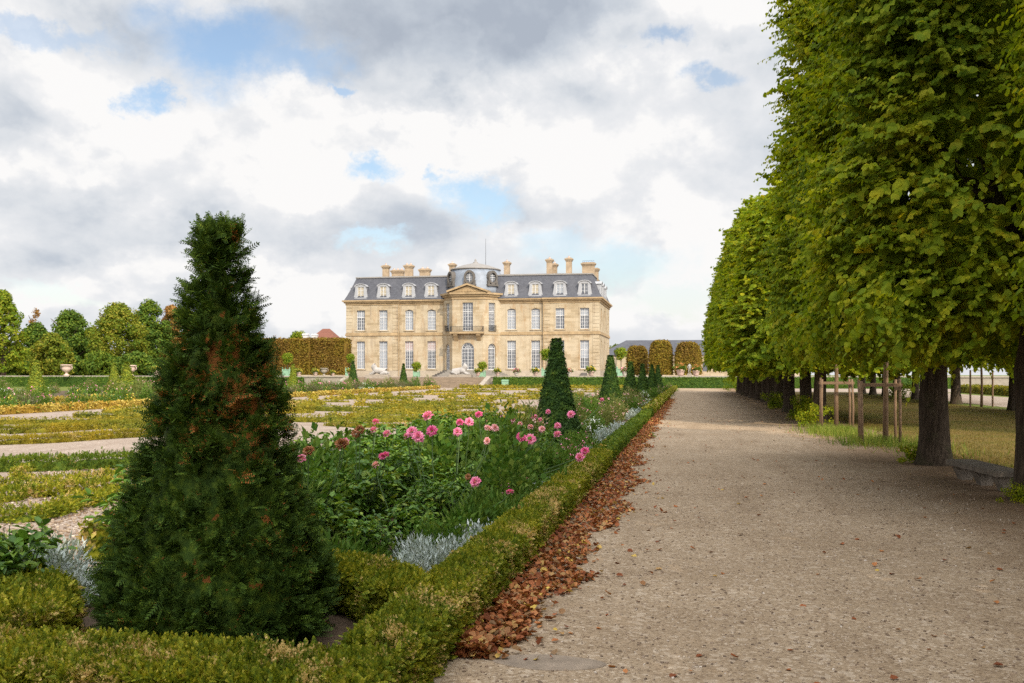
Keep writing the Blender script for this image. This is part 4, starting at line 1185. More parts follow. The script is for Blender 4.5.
def pebbles(n, x0, x1, y0, y1, smin, smax, pw=1.6):
    t = (1 + 5 ** .5) / 2
    V = np.array([[0, 1, t], [0, -1, t], [0, 1, -t], [0, -1, -t], [1, t, 0], [-1, t, 0], [1, -t, 0], [-1, -t, 0], [t, 0, 1], [-t, 0, 1], [t, 0, -1], [-t, 0, -1]]) / 1.9
    V = V * [1, .75, .55]
    Fc = np.array([[0, 8, 4], [0, 4, 5], [0, 5, 9], [0, 9, 1], [0, 1, 8], [1, 6, 8], [8, 6, 10], [8, 10, 4], [4, 10, 2], [4, 2, 5], [5, 2, 11], [5, 11, 9], [9, 11, 7], [9, 7, 1], [1, 7, 6], [3, 10, 6], [3, 2, 10], [3, 11, 2], [3, 7, 11], [3, 6, 7]])
    P = np.column_stack([RNG.uniform(x0, x1, n), y0 + (y1 - y0) * RNG.random(n) ** pw, np.full(n, .009)])
    S = smin + (smax - smin) * RNG.random(n) ** 2.5
    nn = np.column_stack([RNG.normal(0, .3, n), RNG.normal(0, .3, n), np.ones(n)])
    return scatter(V, Fc, P, frames(nn), S)
PEB = m_leaf('pebble', [(0, (.10, .07, .05)), (.5, (.23, .165, .115)), (.85, (.33, .26, .19)), (1, (.50, .43, .36))], trans=0.0, rough=.9, spec=.2, big=.8, bigcol=(.85, .8, .75))
tag(link('path_pebbles', np_mesh('path_pebbles', *pebbles(14000, -1.3, 5.6, 4.6, 17, .005, .017)), PEB), 'loose pebbles strewn over the near gravel path', 'gravel', kind='stuff')
tag(link('parterre_pebbles', np_mesh('parterre_pebbles', *pebbles(12000, -11, -5.3, 7.2, 17, .012, .034, 1.2)), PEB), 'coarse pinkish gravel between the box scrolls', 'gravel', kind='stuff')
c = G(548, 664)
poly = [(.34 * math.cos(a) * (1 + .05 * math.sin(3 * a)), .15 * math.sin(a) * (1 + .06 * math.cos(4 * a))) for a in np.linspace(0, 6.283, 25)[:-1]]
mb = MB(); n_ = len(poly)
vs = [(x, y, -.02) for x, y in poly] + [(x, y, .010) for x, y in poly] + [(x * .95, y * .93, .015) for x, y in poly]
mb.add(vs, [(i, (i + 1) % n_, n_ + (i + 1) % n_, n_ + i) for i in range(n_)] + [(n_ + i, n_ + (i + 1) % n_, 2 * n_ + (i + 1) % n_, 2 * n_ + i) for i in range(n_)] + [tuple(range(2 * n_, 3 * n_))])
tag(mb.build('stone_slab', SLAB, loc=(c.x, c.y, 0)), 'flat rounded grey stone slab sunk in the gravel beside fallen leaves', 'slab')


# ------------------------------------------------------------------ yews
def yew_mesh(h, prof, leaf, n, ragged, tmpl, seed):
    r = np.random.default_rng(seed)
    zs = np.array([p[0] for p in prof]) * h; rs = np.array([p[1] for p in prof])
    z = np.concatenate([r.uniform(0.03, h, n * 3)]); rad = np.interp(z, zs, rs)
    keep = r.random(len(z)) < rad / rs.max(); z, rad = z[keep][:n], rad[keep][:n]
    a = r.uniform(0, 6.283, len(z))
    lump = np.sin(a * 5 + z * 4) * np.sin(z * 7 + a * 2 + seed) * .6 + np.sin(a * 11 - z * 13) * .4
    depth = r.random(len(z)) ** 2 * ragged * 2.2
    rr = rad + lump * ragged * .8 - depth - leaf * (.55 if tmpl is YEW_SPRIG else .1)
    P = np.column_stack([np.cos(a) * rr, np.sin(a) * rr, z])
    N = np.column_stack([np.cos(a), np.sin(a), np.full(len(z), .35)])
    nt = int(n * .04); at_ = r.uniform(0, 6.283, nt); rt = rs[-1] * np.sqrt(r.random(nt))
    P = np.concatenate([P, np.column_stack([np.cos(at_) * rt, np.sin(at_) * rt, np.full(nt, h - .01)])]); N = np.concatenate([N, np.tile([0, 0, 1.], (nt, 1))])
    if tmpl is YEW_SPRIG:      # tufts: sprigs fanning out of clump centres, with dark gaps between
        ncl = n // 18; q = r.permutation(len(P))[:ncl]; top = np.flatnonzero(P[:, 2] > h * .93)[:40]; q = np.concatenate([q, top])
        C0, N0 = P[q] - N[q] * (.02 + .035 * r.random((len(q), 1))), N[q] + r.normal(0, .22, (len(q), 3))
        C0[:, 2] = np.maximum(C0[:, 2], .05)
        P = np.repeat(C0, 13, 0) + r.normal(0, .014, (len(q) * 13, 3)); N = np.repeat(N0, 13, 0)
        out = N + r.normal(0, .55, N.shape) + np.array([0, 0, .15])
        R = aim(out, r.normal(0, .6, N.shape) + np.array([0, 0, .9]) + N * .4)
    else:
        out = N + r.normal(0, .5, N.shape) + np.array([0, 0, .25]); R = frames(out)
    S = leaf * r.uniform(.6, 1.3, len(P)); S = np.where(r.random(len(P)) < .02, S * 1.2, S)
    if tmpl is YEW_SPRIG:      # a few longer shoots leaning out and up
        q = r.permutation(len(P))[:70]; top = np.flatnonzero(P[:, 2] > h * .9); q = np.concatenate([q, r.choice(top, 16)])
        dd = N[q] * .7 + r.normal(0, .3, (len(q), 3)) + np.array([0, 0, .55]); dd /= np.linalg.norm(dd, axis=1, keepdims=True)
        SP = (P[q][:, None] + dd[:, None] * (np.arange(3)[None, :, None] * .036 + .015)).reshape(-1, 3)
        SP = np.concatenate([SP, SP]); SX = np.concatenate([np.repeat(dd, 3, 0)] * 2) + r.normal(0, .25, SP.shape)
        P = np.concatenate([P, SP]); R = np.concatenate([R, aim(SX, r.normal(0, 1, SX.shape) + [0, 0, .6])]); S = np.concatenate([S, np.full(len(SP), leaf * .8)])
    V, Fc = scatter(*tmpl, P, R, S)
    m, k = 30, 26
    zz = np.linspace(0.0, h - .07, m); aa = np.linspace(0, 6.283, k, endpoint=False)
    Z, A = np.meshgrid(zz, aa, indexing='ij'); rc = np.maximum(np.interp(Z, zs, rs) - ragged * .9 - leaf * (1.5 if tmpl is YEW_SPRIG else .3), .02)
    rc = rc * (1 + r.normal(0, .05, rc.shape))
    CV = np.stack([np.cos(A) * rc, np.sin(A) * rc, Z], 2).reshape(-1, 3)
    i = np.arange(m - 1)[:, None] * k + np.arange(k)[None]; j = np.arange(m - 1)[:, None] * k + (np.arange(k)[None] + 1) % k
    CF = np.stack([i, j, j + k, i + k], 2).reshape(-1, 4)
    V, Fs, _ = join([(V, Fc), (CV, CF)])
    return np_mesh('foliage', V, Fs)

YCOPY = {}
def yew(loc, me, m, label, group=None, scale=1.0, rz=0):
    t_ = thing('yew_cone', label, 'topiary', loc, rz, group)
    if me.materials and me.materials[0] is not m: me = YCOPY.setdefault((me.name, m.name), me.copy()); me.materials.clear()
    if not me.materials: me.materials.append(m)
    link('foliage', me, None, t_, scale=scale)
    mb = MB(); mb.tube([(0, 0, -.05), (0, 0, .6)], [.06, .05], 8); mb.build('trunk', BARK, t_)
    return t_
p1 = G(219, 639)
prof_n = [(0, .68), (.04, .76), (.10, .775), (.2, .72), (.36, .58), (.5, .50), (.65, .40), (.78, .305), (.9, .215), (.97, .18), (1.0, .12)]
yew((p1.x, p1.y, 0), yew_mesh(2.62, prof_n, .085, 26000, .055, YEW_SPRIG, 3), YEW_RAG, 'large shaggy dark yew cone with rusty brown patches in the corner of the bed')
prof_c = [(0, .60), (.08, .62), (.3, .47), (.6, .305), (.9, .165), (.97, .14), (1, .10)]
YM = yew_mesh(2.5, prof_c, .06, 9000, .022, LEAF_Q, 5)
YF = yew_mesh(2.5, prof_c, .10, 3200, .03, LEAF_Q, 6)
names = ['tall clipped dark yew cone standing among pink dahlias', 'clipped yew cone second beyond the shaggy one along the path', 'third clipped yew cone past the shaggy one along the path bed', 'fourth clipped yew cone past the shaggy one along the path bed',
         'fifth clipped yew cone past the shaggy one along the path bed', 'farthest clipped yew cone of the row along the path bed']
for i, (px, zc, top) in enumerate(((556.5, 24, 339), (610.5, 39, 355.5), (630.5, 54.5, 362.5), (642.5, 70, 364.5), (652, 86, 365), (658, 102, 365.5))):
    p = D(px, zc); h = zat(top, zc); yew((p.x, p.y, 0), YM if i < 2 else YF, YEW, names[i], 'clipped yew cones along the path', h / 2.5, i)
far = [(36, 80, 361, 'clipped yew cone leftmost beyond the mixed border', 1.25), (114, 92, 363.5, 'slim clipped yew cone behind and left of the wider one in the far border', 1.2), (127, 74, 362.5, 'wider clipped yew cone in the mixed border left of the shaggy yew', 1.45),
       (293, 96, 364.5, 'clipped yew cone by the boxed tree just right of the shaggy yew', 1.0), (353, 113, 361.5, 'clipped yew cone in front of the left end of the mansion', 1.0), (403.5, 117, 364, 'clipped yew cone at the left of the garden steps', .9)]
for i, (px, zc, top, lab, wd) in enumerate(far):
    p = D(px, zc); h = zat(top, zc); yew((p.x, p.y, 0), YF, YEW if i > 3 else YEWL, lab, 'clipped yew cones of the far border', (h / 2.5 * wd, h / 2.5 * wd, h / 2.5), i * 2)


# ------------------------------------------------------------------ box edging of the near bed
hedge('box_hedge', [(-1.60, 4.95), (-1.59, 9), (-1.61, 14), (-1.60, 18)], .36, .29, .036, 4800, BOXN, 'clipped green box hedge edging the near bed beside the fallen leaves', rough=.028, tmpl=BOX_SPRIG, inset=.07)
hedge('box_hedge', [(-1.60, 18.1), (-1.61, 40)], .36, .30, .05, 800, BOXG, 'middle stretch of clipped box hedge along the path past the silver plants', rough=.025)
hedge('box_hedge', [(-1.63, 40.1), (-1.64, 112)], .44, .36, .11, 160, BOXN, 'far stretch of yellowing box hedge running to the end of the path', rough=.03)
hedge('box_hedge', [(-6.6, 4.62), (-4, 4.6), (-1.44, 4.58)], .60, .265, .036, 5400, BOXN, 'patchy yellow green box hedge across the bottom of the view', rough=.034, tmpl=BOX_SPRIG, inset=.08)
hedge('box_hedge', [(-1.85, 6.3), (-2.15, 6.75), (-2.6, 7.0), (-3.4, 7.1)], .42, .30, .036, 4600, BOXN, 'short box hedge between the shaggy yew and the silver plants', rough=.035, tmpl=BOX_SPRIG, inset=.07)
hedge('box_hedge', [(-3.95, 5.2), (-4.1, 5.6), (-4.4, 6.0), (-5.2, 6.3)], .55, .28, .036, 4600, BOXN, 'ragged box hedge left of the shaggy yew', rough=.05, tmpl=BOX_SPRIG, inset=.08)
hedge('box_hedge', [(-5.25, 8.2), (-5.3, 25), (-5.25, 60)], .5, .34, .07, 350, BOXN, 'box hedge between the dahlia bed and the gravel parterre', rough=.03)
hedge('box_hedge', [(-5.25, 60.1), (-5.25, 112)], .5, .34, .13, 110, BOXY, 'far box hedge between path bed and parterre', rough=.03)

# parterre scrolls
def arc_pts(x, y, ang, L, curv, n=14, s_shape=False):
    pts = []; a = ang - curv * L / 2; px, py = 0.0, 0.0; st = L / n
    for i in range(n + 1):
        pts.append((px, py)); k = curv * (-1 if s_shape and i > n / 2 else 1)
        px += math.cos(a) * st; py += math.sin(a) * st; a += k * st
    cx = sum(p[0] for p in pts) / len(pts); cy = sum(p[1] for p in pts) / len(pts)
    return [(x + p[0] - cx, y + p[1] - cy) for p in pts]
scroll_lab = {0: 'low yellowing box scroll in the near left gravel parterre', 1: 'low yellow box scroll in the middle of the parterre', 2: 'low yellow box scroll in the far part of the parterre before the steps'}
def gpts(*pp): return [tuple(G(a, b, 0.0)[:2]) for a, b in pp]
fixed = [(gpts((-30, 472), (60, 470.5), (135, 467), (230, 462)), .50, .21, BOXG, 'long thick dark green box band crossing the near parterre'),
         (gpts((-30, 491), (40, 487.5), (95, 482), (150, 477.5), (200, 476)), .32, .11, BOXN, 'second yellow green box scroll up from the bare gravel patch'),
         (gpts((-25, 521), (25, 523), (55, 517), (80, 507), (125, 498), (150, 495)), .30, .11, BOXN, 'bent yellow green box scroll ending by the bare gravel patch'),
         (gpts((-30, 446), (50, 443), (120, 438), (210, 434)), .45, .16, BOXY, 'yellow box scroll just beyond the thick dark green band'),
         (gpts((-30, 434), (40, 433), (100, 429), (190, 424)), .45, .18, BOXY, 'second yellow box scroll beyond the thick dark green band'),
         (gpts((-30, 506), (0, 503), (24, 500)), .30, .13, BOXN, 'short curled box scroll at the left edge of the near parterre')]
for pts, w_, h, m_, lab in fixed:
    hedge('box_scroll', pts, w_, h, .042, 1300, m_, lab, 'box hedge', rough=.05, tmpl=BOX_SPRIG, taper=True)
for i, (px, py) in enumerate(((30, 498), (48, 497.5), (70, 494), (92, 492), (112, 489), (20, 480), (160, 486))):
    p = G(px, py); hedge('box_ball', [(p.x - .14, p.y), (p.x + .14, p.y + .04)], .3, .12 + .02 * (i % 3), .04, 1300, BOXN, 'small box tuft in the gravel between the near scrolls', 'box hedge', 'near parterre tufts', rough=.05, tmpl=BOX_SPRIG, taper=True)
rs = random.Random(5)
rows = []
y = 15.0
while y < 114:
    x = -26.5 + rs.uniform(0, 3)
    while x < -7:
        if y < 34 and rs.random() < .06: x += rs.uniform(1.5, 3); continue
        L = rs.uniform(3.5, 9); L = min(L, -6.0 - x)
        if L > 1.2: rows.append((x + L * .5, y + rs.uniform(-.9, .9) + .18 * (x + 7), L))
        x += L + rs.uniform(-.2, 2.8) if L > 0 else 3
    y += 1.7 + .0013 * y * y
for x, y, L in rows:
    zc = -SN * x + CS * y
    if zc < 30: continue
    leaf = max(.04, zc * .0018); dens = .95 / leaf ** 2
    sp = .45 if zc < 40 else .25; a = YAW + rs.uniform(-sp, sp); c = rs.choice((-1, 1)) * rs.uniform(.05, .30)
    k = 0 if zc < 32 else 1 if zc < 60 else 2
    hedge('box_scroll', arc_pts(x, y, a, L, c, s_shape=rs.random() < .5), rs.uniform(.32, .5), rs.uniform(.14, .20) if zc < 34 else rs.uniform(.17, .28), leaf, dens, BOXY if zc > 16 else BOXN, scroll_lab[k], 'box hedge', ('near', 'middle', 'far')[k] + ' parterre scrolls', rough=.05, taper=True)
for i in range(46):
    x, y = rs.uniform(-26, -7), rs.uniform(26, 80); zc = -SN * x + CS * y; leaf = max(.05, zc * .0024)
    hedge('box_ball', [(x - .3, y), (x + .3, y + .1)], .7, .26, leaf, .95 / leaf ** 2, BOXY, 'small yellow box clump among the gravel scrolls', 'box hedge', 'small parterre clumps', rough=.05, taper=True)
# dying orange edging of the far border
hedge('box_hedge', [(-28.2, 30), (-28.2, 60)], .42, .34, .11, 130, BOXO, 'dying orange box hedge along the near edge of the mixed border', rough=.04)
hedge('box_hedge', [(-28.2, 60.2), (-28.6, 112)], .42, .34, .16, 70, BOXO, 'dying orange box hedge running to the steps along the mixed border', rough=.04)
hedge('box_hedge', [(-36.6, 40), (-36.6, 112)], .4, .34, .18, 60, BOXO, 'orange box hedge along the far edge of the mixed border', rough=.04)
hedge('box_hedge', [(-27, 115.6), (-6, 115.6)], .6, .4, .2, 50, BOXY, 'yellow box hedge closing the parterre before the green hedge', rough=.04)
# tall hedges before the terrace
hedge('clipped_hedge', [(SX1 + 1.2, 121.2), (-10, 121.2), (30, 121.2)], 1.1, 1.28, .14, 110, HEDGE, 'long dark clipped hedge below the terrace right of the steps', rough=.03)
hedge('clipped_hedge', [(SX0 - 6, 121.2), (-66, 121.2)], 1.1, 1.25, .14, 110, HEDGE, 'clipped hedge below the terrace left of the steps', rough=.03)
hedge('clipped_hedge', [(-68, 121.2), (-105, 118.2)], 1.1, 1.3, .16, 90, HEDGE, 'clipped green hedge under the urns at the far left', rough=.03)
mb = MB(); mb.bbox(-.4, -.3, 0, .4, .3, 1.0, .03); mb.box(-.44, -.34, .05, .44, .34, .16); mb.box(-.44, -.34, .8, .44, .34, .9)
p = D(504.5, 122.0); tag(mb.build('garden_box', MINT, loc=(p.x, 120.35, 0)), 'pale green wooden box set against the dark clipped hedge', 'planter box')


# ------------------------------------------------------------------ bed plants
def plant_from(stems, leafs):
    parts = [leafs] + ([stems] if stems is not None else [])
    V, Fs, mi = join([(p[0], p[1], i) for i, p in enumerate(parts)])
    return np_mesh('foliage', V, Fs, mi)

def dahlia_mesh(seed, h, rad, n_st=13, leaf=.095):
    r = np.random.default_rng(seed); P, X, N, S = [], [], [], []
    sb = MB()
    for k in range(n_st):
        a = r.uniform(0, 6.283); rr = rad * math.sqrt(r.random()); hh = h * r.uniform(.65, 1.0) * (1 - .25 * (rr / rad) ** 2)
        b = np.array([math.cos(a) * rr * .35, math.sin(a) * rr * .35, 0]); t = np.array([math.cos(a) * rr, math.sin(a) * rr, hh])
        sb.tube([tuple(b), tuple((b + t) / 2 + [0, 0, .06]), tuple(t)], [.009, .007, .004], 5, 0, 0, False)
        for q in np.arange(.12, 1.0, .085):
            c = b + (t - b) * q + np.array([0, 0, .2 * q * (1 - q)]); az = r.uniform(0, 6.283)
            for s in (0, math.pi):
                d = np.array([math.cos(az + s), math.sin(az + s), r.uniform(-.1, .5)])
                rl = r.uniform(.06, .17)
                for lf in range(3):
                    dd = d + r.normal(0, .35, 3); P.append(c + d * rl * (1 if lf == 0 else .6)); X.append(dd + [0, 0, -.25]); N.append([r.normal(0, .3), r.normal(0, .3), 1]); S.append(leaf * r.uniform(.7, 1.3))
    lf = scatter(LEAF[0] * [1, .72, 1], LEAF[1], np.array(P), aim(np.array(X), np.array(N)), np.array(S))
    sv = np.array(sb.v); sf = np.array([f for f in sb.f if len(f) == 4])
    me = plant_from((sv, sf), lf); me.materials.append(DAHL); me.materials.append(m_plain('green stem', (.06, .10, .03), .6)); return me

def mound_mesh(seed, h, rad, n, leaf, tmpl, m, up=.6, flowers=None, nf=0, fs=.06):
    r = np.random.default_rng(seed)
    u = r.normal(size=(n, 3)); u /= np.linalg.norm(u, axis=1, keepdims=True); u[:, 2] = np.abs(u[:, 2])
    rr = r.random(n) ** .45 * (1 + .25 * np.sin(np.arctan2(u[:, 1], u[:, 0]) * 3 + seed))
    P = u * rr[:, None] * [rad, rad, h]; P[:, 2] += .02
    X = u * [1, 1, .6] + r.normal(0, .4, u.shape) + [0, 0, up]
    R = aim(X, r.normal(0, .6, u.shape) + [0, 0, 1])
    parts = [(*scatter(*tmpl, P, R, leaf * r.uniform(.6, 1.4, n)), 0)]
    if nf:
        uf = r.normal(size=(nf, 3)); uf /= np.linalg.norm(uf, axis=1, keepdims=True); uf[:, 2] = np.abs(uf[:, 2]) + .3
        Pf = uf * [rad * .8, rad * .8, h * .85]
        Pf = np.repeat(Pf, 5, 0) + r.normal(0, .022, (nf * 5, 3)) * (fs / .06); parts.append((*scatter(*LEAF_Q, Pf, frames(r.normal(0, .6, Pf.shape) + [0, 0, 1]), fs), 1))
    V, Fs, mi = join(parts); me = np_mesh('foliage', V, Fs, mi); me.materials.append(m)
    if nf: me.materials.append(flowers)
    return me

def bloom_mesh(m, rad=.055, droop=0.0):
    parts = []
    for ring_, (cnt, rr, tilt) in enumerate(((26, 1.0, .15), (24, .9, .5), (20, .74, .85), (14, .55, 1.15), (8, .35, 1.4), (26, .85, -.35))):
        a = np.arange(cnt) * 6.283 / cnt + ring_ * .4
        d = np.column_stack([np.cos(a) * math.cos(tilt), np.sin(a) * math.cos(tilt), np.full(cnt, math.sin(tilt))])
        d += RNG.normal(0, .10, d.shape)
        X = d; N = np.cross(np.cross(d, [0, 0, 1.]), d)
        parts.append(scatter(np.array([[.25, 0, 0], [.7, -.17, .07], [1, 0, .12], [.7, .17, .07]]), LEAF_Q[1], np.zeros((cnt, 3)) + [0, 0, -.01 * droop], aim(X, N + 1e-3), rad * (.75 + .35 * rr) * RNG.uniform(.85, 1.15, cnt)))
    V, Fs, _ = join(parts); me = np_mesh('bloom', V, Fs); me.materials.append(m); return me
BLOOM = {'p': bloom_mesh(PINK), 'd': bloom_mesh(DEEP), 'l': bloom_mesh(PALE), 's': bloom_mesh(SPENT, .05)}
# blooms: photo position, depth, tint, size
BL = [(428, 416, 12.5, 'p', 1.25), (376, 422, 13, 'd', .95), (374, 430.5, 11, 'p', .95), (387, 434, 11, 'p', 1.05), (412, 432, 10.5, 'p', 1.2), (418, 437, 10.4, 'p', 1.15), (408, 436, 10.6, 'p', .9), (432, 431, 10.6, 'd', 1.15), (460, 422.5, 12, 'd', 1.0), (469, 422, 12.1, 'p', 1.05),
      (457.5, 432, 11.5, 'p', 1.0), (479, 414.5, 13.5, 'd', .95), (342, 444, 9.2, 's', 1.3), (345, 442, 9.25, 'p', .7), (308.5, 451, 8.6, 's', 1.15), (360, 430, 10.2, 's', 1.15), (356, 434, 10.25, 's', 1.0), (301.5, 459, 8.5, 'p', .95), (386, 455, 10, 'd', .7), (382, 456.5, 10, 'd', .75), (376, 465, 9.6, 'l', .7),
      (475.5, 482, 10.2, 'p', 1.1), (468, 477, 10.3, 's', .7), (495, 428, 12.8, 'l', .9), (488, 428, 12.6, 'l', .9), (487, 441, 12.0, 'l', .85), (521, 437.5, 13.0, 'd', 1.3), (530.5, 439.5, 13.0, 'p', 1.25), (534, 417, 16, 'p', 1.0), (540.5, 420, 16, 'p', .9), (530.5, 427, 15, 'l', 1.1), (542, 429, 15, 'l', 1.05),
      (557.5, 426, 16.0, 'p', 1.3), (571, 414.5, 17, 'p', 1.3), (557.5, 434.5, 15.6, 'p', 1.1), (585, 451, 14.2, 'd', 1.25), (580, 457.5, 14.0, 'p', 1.25), (510, 492, 10.2, 'd', .8), (602, 400, 24, 'p', 1.3), (520, 424, 15, 'l', .8), (513, 420, 15.2, 'l', .8), (548, 412, 18, 'p', .9)]
DM = [dahlia_mesh(31, 1.0, .44, 14), dahlia_mesh(32, .92, .46, 15), dahlia_mesh(33, 1.06, .40, 13)]
spots = []
for k in range(60):
    pass
rs = random.Random(11)
yv = 8.3
while yv < 20.5:
    for x in ((-2.75, -3.45, -4.15, -4.8)):
        if abs(yv - 23) < 1.2: continue
        spots.append((x + rs.uniform(-.15, .15), yv + rs.uniform(-.22, .22)))
    yv += .78
bloom_w = []
for b in BL:
    p = D(b[0], b[2], zat(b[1], b[2])); bloom_w.append((p, b[3], b[4]))
used = {}
for i, (p, kind, s) in enumerate(bloom_w):
    j = min(range(len(spots)), key=lambda q: (spots[q][0] - p.x) ** 2 + (spots[q][1] - p.y) ** 2)
    used.setdefault(j, []).append(i)
tint = {'p': 'pink', 'd': 'deep pink', 'l': 'pale pink', 's': 'withered brown'}
numw = {1: 'one', 2: 'two', 3: 'three', 4: 'four', 5: 'five', 6: 'six', 7: 'seven', 8: 'eight'}
for j, (x, y) in enumerate(spots):
    me = DM[j % 3]; g = 'green dahlia plants of the near bed'
    edge = x > -3.1
    if j in used:
        cols = [tint[bloom_w[i][1]] for i in used[j]]
        lab = 'dahlia plant holding %s %s blooms in the near bed' % (numw[len(cols)], ' and '.join(sorted(set(cols)))) if len(cols) > 1 else 'dahlia plant with a single %s bloom in the near bed' % cols[0]
        g = 'flowering dahlia plants'
    else: lab = 'leafy dahlia plant without bloom nearer the path hedge' if edge else 'leafy dahlia plant without bloom in the heart of the bed'
    sc = (.62 if x > -2.95 else .92 if x > -3.8 else .98) * rs.uniform(.9, 1.05)
    t_ = thing('dahlia_plant', lab, 'plant', (x, y, 0), rs.uniform(0, 6.28), g)
    t_.rotation_euler = (0, 0, 0)
    link('foliage', me, None, t_, rot=(0, 0, rs.uniform(0, 6.28)), scale=sc)
    for i in used.get(j, []):
        p, kind, s = bloom_w[i]
        rel = Vector((p.x - x, p.y - y, p.z))
        o = link('bloom', BLOOM[kind], None, t_, rel, (rs.uniform(.1, 1.1), rs.uniform(-.5, .5), 0), (s * rs.uniform(.76, 1.08), s * rs.uniform(.76, 1.08), s * rs.uniform(.65, 1.0)))
        mb = MB(); mb.tube([(rel.x * .5, rel.y * .5, rel.z * .45), (rel.x * .9, rel.y * .9, rel.z * .8), tuple(rel - Vector((0, 0, .01)))], [.006, .005, .004], 5)
        mb.build('stem', MATS['green stem'], t_)

# taller herb stalks at the back of the bed, left leafy plant, silver plants
HB = [mound_mesh(41, .95, .34, 900, .085, LANCE, HERB, .7), mound_mesh(42, .75, .42, 1000, .075, LEAF_Q, HERB, .6)]
FE = [mound_mesh(43, .80, .5, 1300, .09, LANCE, FEATHER, .9, PALE, 10), mound_mesh(44, .65, .5, 1200, .09, LANCE, HERB, .8, PINK, 8)]
MV = [mound_mesh(45, .55, .5, 1000, .09, LANCE, MAUVE, .7)]
SV = [mound_mesh(46, .21, .16, 900, .042, LANCE, SILVER, .9), mound_mesh(47, .18, .18, 900, .040, LANCE, SILVER, .8)]
GL = [mound_mesh(48, .28, .22, 420, .085, LANCE, HERB, 1.2)]
WH = [mound_mesh(49, .4, .5, 700, .10, LANCE, HERB, .8, WHITEF, 40), mound_mesh(50, .5, .5, 800, .10, LANCE, DAHL, .8, YELLOWF, 14)]
def plant(me, loc, label, group, s=1.0, name='garden_plant', cat='plant'):
    return tag(link(name, me, None, loc=loc, rot=(0, 0, random.uniform(0, 6.28)), scale=s), label, cat, group)
for i, (px, zc, top) in enumerate(((318, 9.6, 446), (330, 11, 436), (482, 14, 418), (500, 15, 414), (520, 15.5, 416), (440, 13.5, 424), (300, 9, 452), (505, 12, 438))):
    p = D(px, zc); plant(HB[i % 2], (p.x, p.y, 0), 'tall pale herb rising above the dahlias', 'tall herbs behind the dahlias', zat(top, zc) / (.95 if i % 2 == 0 else .75) * .93, 'herb_plant')
p = D(4, 6.9); t_ = thing('leafy_plant', 'broad leaved green plant at the left edge of the view', 'plant', (p.x, p.y, 0)); link('foliage', DM[1], None, t_, scale=(.8, .8, .88))
p = D(22, 7.6); t_ = thing('leafy_plant', 'second broad leaved plant just right of the one at the left edge', 'plant', (p.x, p.y, 0)); link('foliage', DM[0], None, t_, scale=.62)
for i, (px, zc, s) in enumerate(((48, 7.5, 1.7), (66, 7.2, 1.4), (58, 7.9, 1.6), (84, 7.4, 1.1))):
    p = D(px, zc); plant(SV[i % 2], (p.x, p.y, 0), 'dried grey silver plant beside the leafy plant on the left', 'grey plants at the left', s, 'silver_plant')
for i in range(18):
    px = 404 + 84 * i / 17; p = D(px, 7.75 + .35 * (i % 3) + .012 * (px - 404))
    plant(SV[i % 2], (p.x, p.y, 0), 'silver leaved plant in the dense clump behind the near box hedge', 'near silver plants', 1.05 + .25 * ((i * 7) % 5) / 5, 'silver_plant')
for i, (px, py, s) in enumerate(((500, 516, .9), (505, 523, .7), (540, 500, .9), (548, 497, .9), (556, 494, .9), (533, 510, .7), (590, 461, 1.2), (598, 450, 1.5), (606, 446, 1.6), (614, 442, 1.6), (622, 437, 1.6), (626, 434, 1.5), (635, 421, 1.6), (640, 417, 1.6), (646, 412, 1.6), (650, 409, 1.6))):
    p = G(px, py); lab, g = (('silver leaved plant in the sparse middle of the bed edge', 'middle silver plants') if i < 6 else ('silver leaved plant by the second yew cone bed edge', 'farther silver plants'))
    plant(SV[i % 2], (p.x - .1, p.y, 0), lab, g, s, 'silver_plant')
for i, (px, py) in enumerate(((500, 535), (510, 528), (520, 522), (528, 520), (515, 540), (548, 512), (572, 490), (560, 500), (330, 585), (345, 580), (365, 575), (380, 572))):
    p = G(px, py); plant(GL[0], (p.x, p.y, 0), 'low bright green grassy plant at the edge of the dahlia bed', 'low edge plants', random.uniform(.8, 1.2), 'edge_plant')
rs = random.Random(33)
for i in range(46):
    y = 8.6 + 13 * rs.random(); x = rs.uniform(-2.55, -2.02)
    k = rs.choice((0, 0, 1, 2)); me, lab = ((GL[0], 'low bright green plant in the front of the dahlia bed'), (HB[1], 'small pale herb in the front of the dahlia bed'), (FE[1], 'low bushy plant dotted pink in the front of the dahlia bed'))[k]
    plant(me, (x, y, 0), lab, 'front plants of the dahlia bed, kind %s' % 'abc'[k], (rs.uniform(.9, 1.3), rs.uniform(.5, .65), rs.uniform(.5, .7))[k])
rs = random.Random(21)
for i in range(90):
    y = 20.5 + 90 * rs.random() ** 1.25; x = rs.uniform(-4.9, -2.15)
    if any(abs(y - yy_) < .9 and abs(x + 3.3) < .8 for yy_ in (23.8, 38.8)): continue
    k = rs.choice((0, 0, 1, 1, 2, 3, 4)); me, lab = ((FE[0], 'feathery tan and green plant with pale flowers in the farther bed'), (FE[1], 'bushy green plant dotted pink in the farther bed'), (MV[0], 'faded mauve mound in the farther bed'), (HB[1], 'upright pale herb in the farther bed'), (WH[0], 'low white flowered plant in the farther bed'))[k]
    plant(me, (x, y, 0), lab, 'plants of the farther bed, kind %s' % 'abcde'[k], rs.uniform(.8, 1.15) * (.8 if x > -2.7 else 1.05))
